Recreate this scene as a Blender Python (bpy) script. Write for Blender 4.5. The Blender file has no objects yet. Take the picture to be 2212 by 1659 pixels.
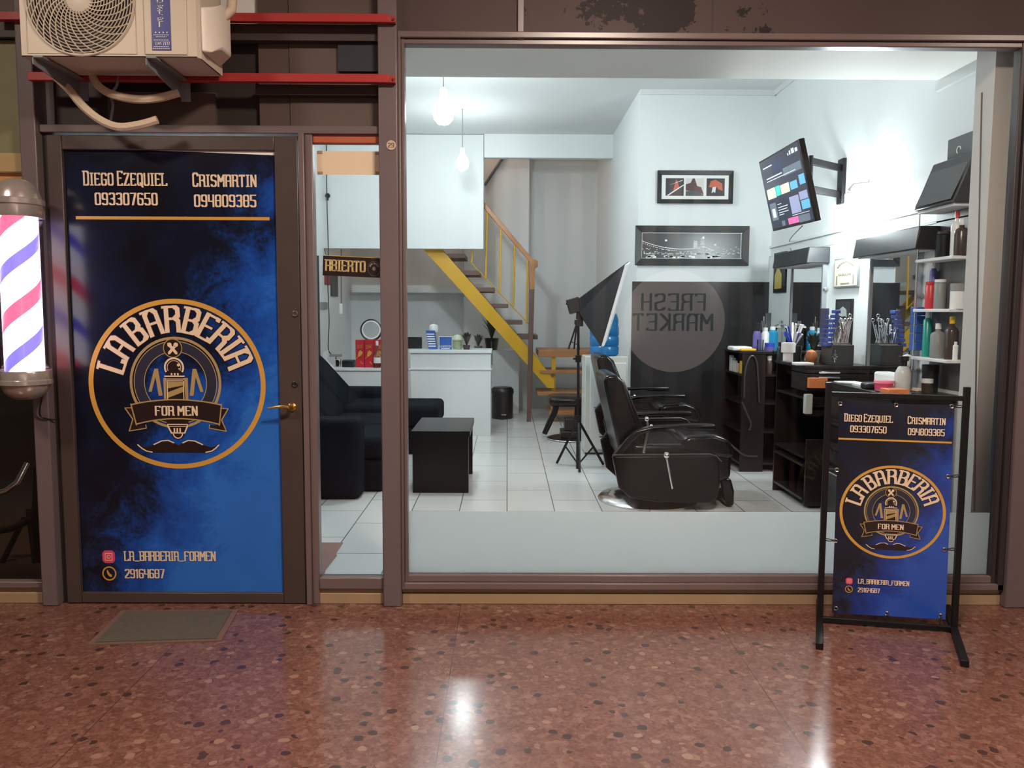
import bpy, math, random
from mathutils import Vector, Matrix
R = math.radians
S = bpy.context.scene
C = S.collection
# ------------------------------------------------------------------ camera
F = 1750.0                                    # focal length in pixels of the 2212 x 1659 frame
CAMP = Vector((0.0, -4.02, 1.488))
ROT = Matrix.Rotation(R(-0.36), 3, 'Z') @ Matrix.Rotation(R(90 - 5.14), 3, 'X') @ Matrix.Rotation(R(0.25), 3, 'Z')
cd = bpy.data.cameras.new('camera'); cam = bpy.data.objects.new('camera', cd); C.objects.link(cam)
cam.matrix_world = Matrix.Translation(CAMP) @ ROT.to_4x4()
cd.sensor_fit = 'HORIZONTAL'; cd.sensor_width = 36.0; cd.lens = F * 36.0 / 2212.0
cd.clip_start = 0.05; cd.clip_end = 60
S.camera = cam
# ------------------------------------------------------------------ view, world, big lights
S.view_settings.view_transform = 'Standard'; S.view_settings.look = 'None'
S.view_settings.gamma = 1.0; S.view_settings.use_curve_mapping = False
S.view_settings.exposure = 0.0
W = bpy.data.worlds.new('world'); S.world = W; W.use_nodes = True
W.node_tree.nodes['Background'].inputs[0].default_value = (0.9, 0.75, 0.62, 1)
W.node_tree.nodes['Background'].inputs[1].default_value = 0.10

def area(name, loc, sx, sy, power, col, rot=(0, 0, 0)):
    l = bpy.data.lights.new(name, 'AREA'); l.shape = 'RECTANGLE'; l.size = sx; l.size_y = sy
    l.energy = power; l.color = col
    o = bpy.data.objects.new(name, l); C.objects.link(o); o.location = loc; o.rotation_euler = rot
    return o
WARM = (1.0, 0.83, 0.68)
area('mall_ceiling_lamp', (0.6, -2.5, 3.66), 0.5, 0.5, 168, WARM)
area('mall_ceiling_lamp', (-2.9, -2.5, 3.66), 0.5, 0.5, 66, WARM)
area('mall_ceiling_lamp', (3.8, -2.5, 3.66), 0.5, 0.5, 60, WARM)
area('opposite_shop_light', (1.6, -7.9, 3.3), 5.0, 0.3, 230, (1.0, 0.9, 0.82), (R(-60), 0, 0))
area('upstairs_lamp', (-0.6, 6.9, 4.45), 0.4, 0.4, 9, (1.0, 0.68, 0.5))
# ------------------------------------------------------------------ pixel rays -> places in the room
def ray(px, py):
    return (ROT @ Vector(((px - 1106) / F, -(py - 829.5) / F, -1.0))).normalized()
def P(px, py, Y=0.0):
    d = ray(px, py); return CAMP + d * ((Y - CAMP.y) / d.y)
def G(px, py, z=0.0):
    d = ray(px, py); return CAMP + d * ((z - CAMP.z) / d.z)
def RW(px, py, X=2.58):
    d = ray(px, py); return CAMP + d * ((X - CAMP.x) / d.x)
def FX(px, py=800, Y=0.0): return P(px, py, Y).x
def FZ(py, px=1100, Y=0.0): return P(px, py, Y).z
FL = 0.098                                    # shop floor level
# ------------------------------------------------------------------ materials
def lin(c):
    c /= 255.0
    return c / 12.92 if c <= 0.04045 else ((c + 0.055) / 1.055) ** 2.4
def rgb(r, g, b): return (lin(r), lin(g), lin(b), 1.0)
_M = {}
def mat(name, col, rough=0.5, metal=0.0, em=0.0, emcol=None, spec=0.5, noise=0.0, nscale=8.0, bump=0.0, coat=0.0, trans=0.0):
    if name in _M: return _M[name]
    m = bpy.data.materials.new(name); m.use_nodes = True; _M[name] = m
    nt = m.node_tree; b = nt.nodes['Principled BSDF']
    if len(col) == 3: col = (*col, 1.0)
    b.inputs['Base Color'].default_value = col; b.inputs['Roughness'].default_value = rough
    b.inputs['Metallic'].default_value = metal; b.inputs['Specular IOR Level'].default_value = spec
    b.inputs['Coat Weight'].default_value = coat; b.inputs['Transmission Weight'].default_value = trans
    if em:
        b.inputs['Emission Color'].default_value = emcol or col; b.inputs['Emission Strength'].default_value = em
    if noise or bump:
        tc = nt.nodes.new('ShaderNodeTexCoord'); n = nt.nodes.new('ShaderNodeTexNoise')
        n.inputs['Scale'].default_value = nscale; n.inputs['Detail'].default_value = 5
        nt.links.new(tc.outputs['Object'], n.inputs['Vector'])
        if noise:
            mx = nt.nodes.new('ShaderNodeMix'); mx.data_type = 'RGBA'
            mx.inputs[6].default_value = tuple(c * (1 - noise) for c in col[:3]) + (1,)
            mx.inputs[7].default_value = tuple(min(1, c * (1 + noise)) for c in col[:3]) + (1,)
            nt.links.new(n.outputs[0], mx.inputs[0]); nt.links.new(mx.outputs[2], b.inputs['Base Color'])
        if bump:
            bp = nt.nodes.new('ShaderNodeBump'); bp.inputs['Strength'].default_value = bump; bp.inputs['Distance'].default_value = 0.01
            nt.links.new(n.outputs[0], bp.inputs['Height']); nt.links.new(bp.outputs[0], b.inputs['Normal'])
    return m
class NT:
    """small node-tree helper"""
    def __init__(s, name):
        s.m = bpy.data.materials.new(name); s.m.use_nodes = True; s.t = s.m.node_tree
        s.b = s.t.nodes['Principled BSDF']; s.out = s.t.nodes['Material Output']
    def n(s, typ, **kw):
        nd = s.t.nodes.new('ShaderNode' + typ)
        for k, v in kw.items(): setattr(nd, k, v)
        return nd
    def l(s, a, b): s.t.links.new(a, b)
    def math(s, op, a, b=0.0, c=None):
        nd = s.n('Math', operation=op)
        for i, x in enumerate((a, b, c)):
            if x is None: continue
            if isinstance(x, (int, float)): nd.inputs[i].default_value = x
            else: s.l(x, nd.inputs[i])
        return nd.outputs[0]
    def ramp(s, fac, stops, interp='LINEAR'):
        r = s.n('ValToRGB'); r.color_ramp.interpolation = interp; e = r.color_ramp.elements
        while len(e) < len(stops): e.new(0.5)
        for x, (p, c) in zip(e, stops): x.position = p; x.color = c
        s.l(fac, r.inputs[0]); return r.outputs[0]
    def mix(s, fac, a, b):
        nd = s.n('Mix', data_type='RGBA')
        for i, x in ((0, fac), (6, a), (7, b)):
            if isinstance(x, (int, float, tuple)): nd.inputs[i].default_value = x
            else: s.l(x, nd.inputs[i])
        return nd.outputs[2]

def glass_mat():
    k = NT('window_glass'); k.t.nodes.remove(k.b)
    fr = k.n('Fresnel'); fr.inputs[0].default_value = 1.29
    tr = k.n('BsdfTransparent'); tr.inputs[0].default_value = (0.985, 0.99, 0.985, 1)
    gl = k.n('BsdfGlossy'); gl.inputs['Roughness'].default_value = 0.0
    mx = k.n('MixShader'); k.l(fr.outputs[0], mx.inputs[0]); k.l(tr.outputs[0], mx.inputs[1]); k.l(gl.outputs[0], mx.inputs[2])
    k.l(mx.outputs[0], k.out.inputs[0]); return k.m
M_GLASS = glass_mat()
def clear_mat(name, tint):
    k = NT(name); k.t.nodes.remove(k.b)
    fr = k.n('Fresnel'); fr.inputs[0].default_value = 1.45
    tr = k.n('BsdfTransparent'); tr.inputs[0].default_value = tint
    gl = k.n('BsdfGlossy'); gl.inputs['Roughness'].default_value = 0.05
    mx = k.n('MixShader'); k.l(fr.outputs[0], mx.inputs[0]); k.l(tr.outputs[0], mx.inputs[1]); k.l(gl.outputs[0], mx.inputs[2])
    k.l(mx.outputs[0], k.out.inputs[0]); return k.m
M_CLEAR = clear_mat('clear_plastic', (0.86, 0.9, 0.9, 1))
M_JUG = clear_mat('blue_jug_plastic', (0.06, 0.42, 0.8, 1))
def frost_mat():
    k = NT('frosted_film'); k.t.nodes.remove(k.b)
    df = k.n('BsdfDiffuse'); df.inputs[0].default_value = (0.90, 0.88, 0.84, 1)
    tl = k.n('BsdfTranslucent'); tl.inputs[0].default_value = (0.95, 0.96, 0.95, 1)
    rf = k.n('BsdfRefraction'); rf.inputs['Roughness'].default_value = 0.3; rf.inputs['IOR'].default_value = 1.03; rf.inputs[0].default_value = (0.9, 0.92, 0.92, 1)
    a = k.n('MixShader'); a.inputs[0].default_value = 0.78; k.l(df.outputs[0], a.inputs[1]); k.l(tl.outputs[0], a.inputs[2])
    b = k.n('MixShader'); b.inputs[0].default_value = 0.12; k.l(a.outputs[0], b.inputs[1]); k.l(rf.outputs[0], b.inputs[2])
    k.l(b.outputs[0], k.out.inputs[0]); return k.m
M_FROST = frost_mat()
def terrazzo():
    k = NT('red_terrazzo'); tc = k.n('TexCoord')
    mp = k.n('Mapping'); k.l(tc.outputs['Object'], mp.inputs[0])
    nz = k.n('TexNoise'); nz.inputs['Scale'].default_value = 30; k.l(mp.outputs[0], nz.inputs[0])
    add = k.n('VectorMath', operation='MULTIPLY_ADD'); add.inputs[1].default_value = (0.02, 0.02, 0.0)
    k.l(nz.outputs['Color'], add.inputs[0]); k.l(mp.outputs[0], add.inputs[2])
    v1 = k.n('TexVoronoi'); v1.inputs['Scale'].default_value = 42; k.l(add.outputs[0], v1.inputs['Vector'])
    sp = k.n('SeparateColor'); k.l(v1.outputs['Color'], sp.inputs[0])
    base = k.ramp(sp.outputs[0], [(0.0, (0.105, 0.046, 0.034, 1)), (0.3, (0.145, 0.064, 0.047, 1)), (0.6, (0.17, 0.075, 0.057, 1)), (0.85, (0.225, 0.115, 0.088, 1)), (1.0, (0.30, 0.175, 0.135, 1))])
    v3 = k.n('TexVoronoi'); v3.inputs['Scale'].default_value = 95; k.l(add.outputs[0], v3.inputs['Vector'])
    sp3 = k.n('SeparateColor'); k.l(v3.outputs['Color'], sp3.inputs[0])
    fine = k.ramp(sp3.outputs[1], [(0.0, (0.075, 0.034, 0.026, 1)), (0.5, (0.155, 0.068, 0.052, 1)), (1.0, (0.25, 0.135, 0.105, 1))])
    c1 = k.mix(0.42, base, fine)
    v2 = k.n('TexVoronoi'); v2.inputs['Scale'].default_value = 22; k.l(add.outputs[0], v2.inputs['Vector'])
    sp2 = k.n('SeparateColor'); k.l(v2.outputs['Color'], sp2.inputs[0])
    dark = k.math('MULTIPLY', k.math('GREATER_THAN', sp2.outputs[0], 0.88), k.math('LESS_THAN', v2.outputs['Distance'], 0.42))
    c2 = k.mix(dark, c1, (0.032, 0.020, 0.020, 1))
    lt = k.math('MULTIPLY', k.math('GREATER_THAN', sp2.outputs[1], 0.93), k.math('LESS_THAN', v2.outputs['Distance'], 0.38))
    c3 = k.mix(lt, c2, (0.30, 0.175, 0.13, 1))
    n2 = k.n('TexNoise'); n2.inputs['Scale'].default_value = 1.3; n2.inputs['Detail'].default_value = 3; k.l(mp.outputs[0], n2.inputs[0])
    c4 = k.mix(k.math('MULTIPLY', n2.outputs[0], 0.5), c3, (0.15, 0.058, 0.040, 1))
    # paving joints every 1.2 m
    sx = k.n('SeparateXYZ'); k.l(tc.outputs['Object'], sx.inputs[0])
    fx = k.math('ABSOLUTE', k.math('SUBTRACT', k.math('FRACT', k.math('DIVIDE', k.math('ADD', sx.outputs[0], 18.98), 1.25)), 0.5))
    jn = k.math('GREATER_THAN', fx, 0.4985)
    c5 = k.mix(jn, c4, (0.07, 0.035, 0.028, 1))
    k.l(c5, k.b.inputs['Base Color'])
    rn = k.math('MULTIPLY_ADD', n2.outputs[0], 0.12, 0.12); k.l(rn, k.b.inputs['Roughness'])
    k.b.inputs['Specular IOR Level'].default_value = 0.5
    return k.m
def tiles():
    k = NT('white_floor_tile'); tc = k.n('TexCoord'); sx = k.n('SeparateXYZ'); k.l(tc.outputs['Object'], sx.inputs[0])
    cb = k.n('CombineXYZ'); k.l(sx.outputs[1], cb.inputs[0]); k.l(sx.outputs[0], cb.inputs[1])
    mp = k.n('Mapping'); mp.inputs['Location'].default_value = (0.13, 10 * 0.3324 - 0.004, 0); k.l(cb.outputs[0], mp.inputs[0])
    br = k.n('TexBrick'); br.offset = 0.5; br.inputs['Scale'].default_value = 1.0; br.inputs['Brick Width'].default_value = 0.6648
    br.inputs['Row Height'].default_value = 0.3324; br.inputs['Mortar Size'].default_value = 0.0038; br.inputs['Mortar Smooth'].default_value = 0.1
    br.inputs['Color1'].default_value = (0.76, 0.77, 0.76, 1); br.inputs['Color2'].default_value = (0.71, 0.72, 0.71, 1); br.inputs['Mortar'].default_value = (0.12, 0.12, 0.12, 1)
    k.l(mp.outputs[0], br.inputs['Vector'])
    nz = k.n('TexNoise'); nz.inputs['Scale'].default_value = 6; nz.inputs['Detail'].default_value = 6; k.l(tc.outputs['Object'], nz.inputs[0])
    c = k.mix(k.math('MULTIPLY', nz.outputs[0], 0.25), br.outputs[0], (0.66, 0.66, 0.65, 1))
    k.l(c, k.b.inputs['Base Color']); k.b.inputs['Roughness'].default_value = 0.22
    return k.m
def print_mat(name, blues):
    """blue ink clouds on black, printed vinyl: uses UVs laid over the sheet"""
    k = NT(name); uv = k.n('UVMap'); sx = k.n('SeparateXYZ'); k.l(uv.outputs[0], sx.inputs[0])
    mp = k.n('Mapping'); mp.inputs['Scale'].default_value = (1.0, 2.07, 1); k.l(uv.outputs[0], mp.inputs[0])
    n1 = k.n('TexNoise'); n1.inputs['Scale'].default_value = 3.2; n1.inputs['Detail'].default_value = 8; n1.inputs['Roughness'].default_value = 0.62; n1.inputs['Distortion'].default_value = 0.6; k.l(mp.outputs[0], n1.inputs[0])
    n2 = k.n('TexNoise'); n2.inputs['Scale'].default_value = 55; n2.inputs['Detail'].default_value = 3; k.l(mp.outputs[0], n2.inputs[0])
    d = k.math('SUBTRACT', sx.outputs[0], k.math('MULTIPLY', sx.outputs[1], 1.0))
    d = k.math('ADD', d, k.math('MULTIPLY', k.math('SUBTRACT', n1.outputs[0], 0.5), 1.25))
    d = k.math('ADD', d, k.math('MULTIPLY', k.math('SUBTRACT', n2.outputs[0], 0.5), 0.22))
    d = k.math('ADD', d, 0.5)
    c = k.ramp(d, [(0.40, (0.006, 0.006, 0.010, 1)), (0.5, (0.008, 0.018, 0.06, 1)), (0.62, blues[0]), (0.85, blues[1]), (1.0, blues[2])])
    n3 = k.n('TexNoise'); n3.inputs['Scale'].default_value = 4; n3.inputs['Detail'].default_value = 6; k.l(mp.outputs[0], n3.inputs[0])
    c = k.mix(k.math('MULTIPLY', k.math('SUBTRACT', n3.outputs[0], 0.35), 0.9), c, k.mix(0.5, c, (0.01, 0.04, 0.18, 1)))
    k.l(c, k.b.inputs['Base Color']); k.b.inputs['Roughness'].default_value = 0.2
    return k.m
def peel_mat():
    k = NT('peeling_brown_paint'); tc = k.n('TexCoord'); sx = k.n('SeparateXYZ'); k.l(tc.outputs['Object'], sx.inputs[0])
    n1 = k.n('TexNoise'); n1.inputs['Scale'].default_value = 3.4; n1.inputs['Detail'].default_value = 9; n1.inputs['Roughness'].default_value = 0.66; k.l(tc.outputs['Object'], n1.inputs[0])
    g = k.math('ABSOLUTE', k.math('DIVIDE', k.math('SUBTRACT', sx.outputs[0], 0.75), 0.95))      # peeled between the two seams
    g = k.math('SUBTRACT', 1.0, k.math('MINIMUM', g, 1.0))
    v = k.math('ADD', n1.outputs[0], k.math('MULTIPLY', g, 0.22))
    pk = k.math('GREATER_THAN', v, 0.655)
    n2 = k.n('TexNoise'); n2.inputs['Scale'].default_value = 2.0; n2.inputs['Detail'].default_value = 6; k.l(tc.outputs['Object'], n2.inputs[0])
    c0 = k.mix(n2.outputs[0], (0.066, 0.044, 0.042, 1), (0.10, 0.068, 0.067, 1))
    c = k.mix(pk, c0, (0.022, 0.014, 0.015, 1))
    k.l(c, k.b.inputs['Base Color']); k.b.inputs['Roughness'].default_value = 0.55; k.b.inputs['Specular IOR Level'].default_value = 0.2
    bp = k.n('Bump'); bp.inputs['Strength'].default_value = 0.35; bp.inputs['Distance'].default_value = 0.006; bp.invert = True
    k.l(pk, bp.inputs['Height']); k.l(bp.outputs[0], k.b.inputs['Normal'])
    return k.m
def stripe_mat():
    k = NT('opposite_stripes'); tc = k.n('TexCoord'); sx = k.n('SeparateXYZ'); k.l(tc.outputs['Object'], sx.inputs[0])
    f = k.math('FRACT', k.math('DIVIDE', k.math('ADD', sx.outputs[0], 20.0), 0.40))
    c = k.mix(k.math('GREATER_THAN', f, 0.5), (0.03, 0.028, 0.03, 1), (0.30, 0.255, 0.25, 1))
    k.l(c, k.b.inputs['Base Color']); k.b.inputs['Roughness'].default_value = 0.6
    return k.m
def pole_mat():
    """red, white and blue spiral of a lit barber pole (backlit cylinder)"""
    k = NT('lit_pole_spiral'); tc = k.n('TexCoord'); sx = k.n('SeparateXYZ'); k.l(tc.outputs['Object'], sx.inputs[0])
    an = k.math('DIVIDE', k.math('ARCTAN2', sx.outputs[1], sx.outputs[0]), 2 * math.pi)
    h = k.math('FRACT', k.math('ADD', k.math('ADD', an, k.math('MULTIPLY', sx.outputs[2], -2.35)), 10.97))
    c = k.ramp(h, [(0.0, (1.0, 0.06, 0.11, 1)), (0.19, (1, 0.93, 1.0, 1)), (0.5, (0.10, 0.08, 0.75, 1)), (0.66, (1, 0.93, 1.0, 1))], 'CONSTANT')
    k.l(c, k.b.inputs['Base Color']); k.l(c, k.b.inputs['Emission Color'])
    k.b.inputs['Emission Strength'].default_value = 3.2; k.b.inputs['Roughness'].default_value = 0.3
    return k.m

M_TERR = terrazzo(); M_TILE = tiles(); M_PRINT = print_mat('printed_vinyl', ((0.010, 0.050, 0.28, 1), (0.016, 0.105, 0.50, 1), (0.028, 0.16, 0.60, 1))); M_PRINT_B = print_mat('printed_banner', ((0.008, 0.026, 0.20, 1), (0.012, 0.052, 0.36, 1), (0.02, 0.08, 0.45, 1))); M_PEEL = peel_mat(); M_STRIPE = stripe_mat(); M_POLE = pole_mat()
M_WALL = mat('white_wall_paint', (0.74, 0.77, 0.77), 0.6, noise=0.03, nscale=3)
M_CEIL = mat('white_ceiling_paint', (0.70, 0.72, 0.72), 0.7, noise=0.03, nscale=2)
M_SOFF = mat('soffit_paint', (0.92, 0.91, 0.87), 0.7, noise=0.03, nscale=2)
M_BROWN = mat('brown_frame_paint', (0.150, 0.115, 0.122), 0.32, noise=0.12, nscale=5)
M_DOOR = mat('dark_door_paint', (0.068, 0.048, 0.044), 0.35, noise=0.15, nscale=4)
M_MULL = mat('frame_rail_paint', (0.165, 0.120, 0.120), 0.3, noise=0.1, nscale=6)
M_DARK = mat('dark_recess', (0.030, 0.020, 0.019), 0.6, noise=0.25, nscale=3)
M_BOARD = mat('brown_transom_board', (0.105, 0.072, 0.062), 0.5, noise=0.2, nscale=3)
M_NAVYB = mat('navy_black_board', (0.022, 0.022, 0.034), 0.5)
M_ORNG = mat('orange_wood_strip', (0.42, 0.10, 0.045), 0.45, noise=0.15, nscale=12)
M_BEIGE = mat('beige_kick_board', (0.36, 0.25, 0.15), 0.5, noise=0.15, nscale=5)
M_RED = mat('red_bar_paint', (0.40, 0.035, 0.035), 0.35)
M_AC = mat('cream_casing', (0.64, 0.56, 0.46), 0.38)
M_ACW = mat('white_casing', (0.76, 0.68, 0.60), 0.4)
M_GREY = mat('grey_steel', (0.21, 0.21, 0.235), 0.4)
M_HOSE = mat('cream_hose_wrap', (0.66, 0.53, 0.40), 0.6, bump=0.3, nscale=60)
M_BLACK = mat('black_plastic', (0.012, 0.012, 0.013), 0.35)
M_BLKM = mat('black_metal', (0.008, 0.007, 0.0075), 0.4, spec=.25)
M_CHROME = mat('chrome', (0.72, 0.70, 0.69), 0.16, metal=1.0)
M_NICK = mat('brushed_nickel', (0.52, 0.46, 0.44), 0.22, metal=0.55)
M_GOLDM = mat('brass', (0.85, 0.55, 0.18), 0.22, metal=1.0)
M_GOLD = mat('gold_ink', (0.62, 0.33, 0.06), 0.35)
M_GOLDD = mat('dull_gold_ink', (0.42, 0.29, 0.11), 0.4)
M_CREAM = mat('cream_ink', (0.80, 0.62, 0.44), 0.4)
M_INK = mat('dark_brown_ink', (0.022, 0.010, 0.010), 0.35)
M_SLATE = mat('slate_ink', (0.028, 0.028, 0.05), 0.35)
M_PINK = mat('pink_icon_ink', (0.72, 0.06, 0.14), 0.35)
M_WHITE = mat('white_plastic', (0.80, 0.80, 0.80), 0.4)
M_PAPER = mat('white_paper', (0.82, 0.82, 0.80), 0.7)
M_KRAFT = mat('beige_paper', (0.80, 0.63, 0.46), 0.7)
M_SOFA = mat('navy_black_fabric', (0.006, 0.009, 0.014), 0.8, spec=0.05, bump=0.25, nscale=40)
M_TABLE = mat('black_lacquer', (0.006, 0.006, 0.006), 0.25, spec=0.2)
M_LEATH = mat('black_leather', (0.005, 0.0045, 0.0045), 0.22, spec=0.4, bump=0.12, nscale=30)
M_VINYL = mat('black_side_vinyl', (0.004, 0.0035, 0.0035), 0.3, spec=.12)
M_PANEL = mat('black_gloss_panel', (0.03, 0.03, 0.032), 0.12)
M_WOODD = mat('dark_brown_laminate', (0.018, 0.012, 0.011), 0.3, spec=.35)
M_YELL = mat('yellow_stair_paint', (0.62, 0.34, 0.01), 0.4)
M_TREAD = mat('brown_tread_wood', (0.12, 0.065, 0.05), 0.5, noise=0.2, nscale=10)
M_ORWD = mat('orange_varnished_wood', (0.40, 0.17, 0.06), 0.4, noise=0.25, nscale=9)
M_MIRR = mat('mirror_silver', (0.80, 0.84, 0.85), 0.02, metal=1.0)
def bulb_mat(e): return mat('lit_bulb_%d' % e, (1, 1, 1), 0.3, em=e, emcol=(0.86, 0.95, 0.98, 1))
M_GREEN = mat('leaf_green', (0.04, 0.08, 0.035), 0.5)
M_BLUEP = mat('blue_plastic', (0.04, 0.12, 0.42), 0.35)
M_REDP = mat('red_card', (0.50, 0.015, 0.03), 0.4)
M_REDC = mat('red_plastic', (0.62, 0.05, 0.06), 0.35)
M_TEAL = mat('teal_bottle', (0.02, 0.30, 0.26), 0.3)
M_YELP = mat('yellow_plastic', (0.75, 0.45, 0.03), 0.4)
M_GREYP = mat('grey_plastic', (0.25, 0.26, 0.26), 0.45)
M_PURP = mat('violet_plastic', (0.12, 0.10, 0.30), 0.4)
M_AMBER = mat('brown_bottle', (0.06, 0.04, 0.035), 0.25)
# ------------------------------------------------------------------ mesh builder
ORG = {}
def basis(axis):
    z = Vector(axis).normalized()
    x = Vector((1, 0, 0)) if abs(z.x) < 0.9 else Vector((0, 1, 0))
    x = (x - z * x.dot(z)).normalized(); y = z.cross(x)
    return x, y, z
class MB:
    def __init__(s): s.v = []; s.f = []; s.uv = None
    def add(s, vs, fs):
        k = len(s.v); s.v += [Vector(p) for p in vs]; s.f += [tuple(i + k for i in f) for f in fs]; return s
    def box(s, x0, x1, y0, y1, z0, z1):
        vs = [(x, y, z) for z in (z0, z1) for y in (y0, y1) for x in (x0, x1)]
        return s.add(vs, [(0, 2, 3, 1), (4, 5, 7, 6), (0, 1, 5, 4), (2, 6, 7, 3), (0, 4, 6, 2), (1, 3, 7, 5)])
    def cbox(s, c, sz, rot=None):
        h = Vector(sz) * 0.5; vs = []
        for z in (-1, 1):
            for y in (-1, 1):
                for x in (-1, 1):
                    p = Vector((x * h.x, y * h.y, z * h.z)); vs.append((rot @ p if rot else p) + Vector(c))
        return s.add(vs, [(0, 2, 3, 1), (4, 5, 7, 6), (0, 1, 5, 4), (2, 6, 7, 3), (0, 4, 6, 2), (1, 3, 7, 5)])
    def prism(s, pts, vec):
        n = len(pts); v = Vector(vec); pts = [Vector(p) for p in pts]
        return s.add(pts + [p + v for p in pts], [tuple(range(n - 1, -1, -1)), tuple(range(n, 2 * n))] + [(i, (i + 1) % n, n + (i + 1) % n, n + i) for i in range(n)])
    def face(s, pts): return s.add(pts, [tuple(range(len(pts)))])
    def tube(s, pts, r, n=10, cap=True, closed=False):
        pts = [Vector(p) for p in pts]; m = len(pts); vs = []; fs = []; px = None
        for i, p in enumerate(pts):
            if closed: t = pts[(i + 1) % m] - pts[i - 1]
            else: t = (pts[min(i + 1, m - 1)] - pts[max(i - 1, 0)])
            if px is None: x, y, z = basis(t)
            else:
                z = t.normalized(); x = (px - z * px.dot(z)).normalized(); y = z.cross(x)
            px = x; rr = r[i] if isinstance(r, (list, tuple)) else r
            vs += [p + (x * math.cos(2 * math.pi * k / n) + y * math.sin(2 * math.pi * k / n)) * rr for k in range(n)]
        for i in range(m if closed else m - 1):
            j = (i + 1) % m
            fs += [(i * n + k, i * n + (k + 1) % n, j * n + (k + 1) % n, j * n + k) for k in range(n)]
        if cap and not closed: fs += [tuple(range(n - 1, -1, -1)), tuple((m - 1) * n + k for k in range(n))]
        return s.add(vs, fs)
    def lathe(s, prof, c=(0, 0, 0), n=24, axis=(0, 0, 1), sx=1.0, sy=1.0):
        x, y, z = basis(axis) if tuple(axis) != (0, 0, 1) else (Vector((1, 0, 0)), Vector((0, 1, 0)), Vector((0, 0, 1)))
        c = Vector(c); vs = []; fs = []; m = len(prof)
        for r, h in prof:
            r = max(r, 1e-4)
            vs += [c + z * h + x * (r * sx * math.cos(2 * math.pi * k / n)) + y * (r * sy * math.sin(2 * math.pi * k / n)) for k in range(n)]
        for i in range(m - 1): fs += [(i * n + k, i * n + (k + 1) % n, (i + 1) * n + (k + 1) % n, (i + 1) * n + k) for k in range(n)]
        fs += [tuple(range(n - 1, -1, -1)), tuple((m - 1) * n + k for k in range(n))]
        return s.add(vs, fs)
    def ball(s, c, r, n=20, sx=1, sy=1, sz=1):
        pr = [(r * math.sin(math.pi * i / 12), -r * sz * math.cos(math.pi * i / 12)) for i in range(13)]
        return s.lathe(pr, c, n, (0, 0, 1), sx, sy)
    def build(s, name, m, parent=None, smooth=False, bevel=0.0, seg=2, sub=0):
        org = ORG.get(parent.name, Vector((0, 0, 0))) if parent else Vector((0, 0, 0))
        me = bpy.data.meshes.new(name); me.from_pydata([v - org for v in s.v], [], s.f); me.update()
        if s.uv:
            ul = me.uv_layers.new(name='UVMap')
            for lp in me.loops: ul.data[lp.index].uv = s.uv[lp.vertex_index]
        o = bpy.data.objects.new(name, me); C.objects.link(o)
        if m: me.materials.append(m)
        if parent: o.parent = parent; ORG[o.name] = org
        if smooth:
            me.polygons.foreach_set('use_smooth', [True] * len(me.polygons)); me.set_sharp_from_angle(angle=R(40))
        if bevel:
            b = o.modifiers.new('bevel', 'BEVEL'); b.width = bevel; b.segments = seg; b.limit_method = 'ANGLE'; b.angle_limit = R(40)
            b.harden_normals = False
            if not smooth:
                me.polygons.foreach_set('use_smooth', [True] * len(me.polygons)); me.set_sharp_from_angle(angle=R(75 if seg > 2 else 40))
        if sub:
            q = o.modifiers.new('round', 'SUBSURF'); q.levels = sub; q.render_levels = sub
        return o
def tag(o, label, cat, group=None, kind=None):
    if label: o['label'] = label
    if cat: o['category'] = cat
    if group: o['group'] = group
    if kind: o['kind'] = kind
    return o
def thing(name, label, cat, loc=(0, 0, 0), group=None):
    o = bpy.data.objects.new(name, None); C.objects.link(o); o.location = loc; o.empty_display_size = 0.1
    ORG[o.name] = Vector(loc); return tag(o, label, cat, group)
def struct(name, mb=None, m=None, label=None, **kw):
    if mb is None:
        o = bpy.data.objects.new(name, None); C.objects.link(o); ORG[o.name] = Vector((0, 0, 0))
    else: o = mb.build(name, m, **kw)
    o['kind'] = 'structure'
    if label: o['label'] = label
    return o
def dup(root, loc, label, rotz=0.0):
    def cp(o, par):
        c = o.copy(); C.objects.link(c)
        if par: c.parent = par
        for k in list(o.children): cp(k, c)
        return c
    r = cp(root, None); r.location = loc; r.rotation_euler = (0, 0, rotz); r['label'] = label
    return r
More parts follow.
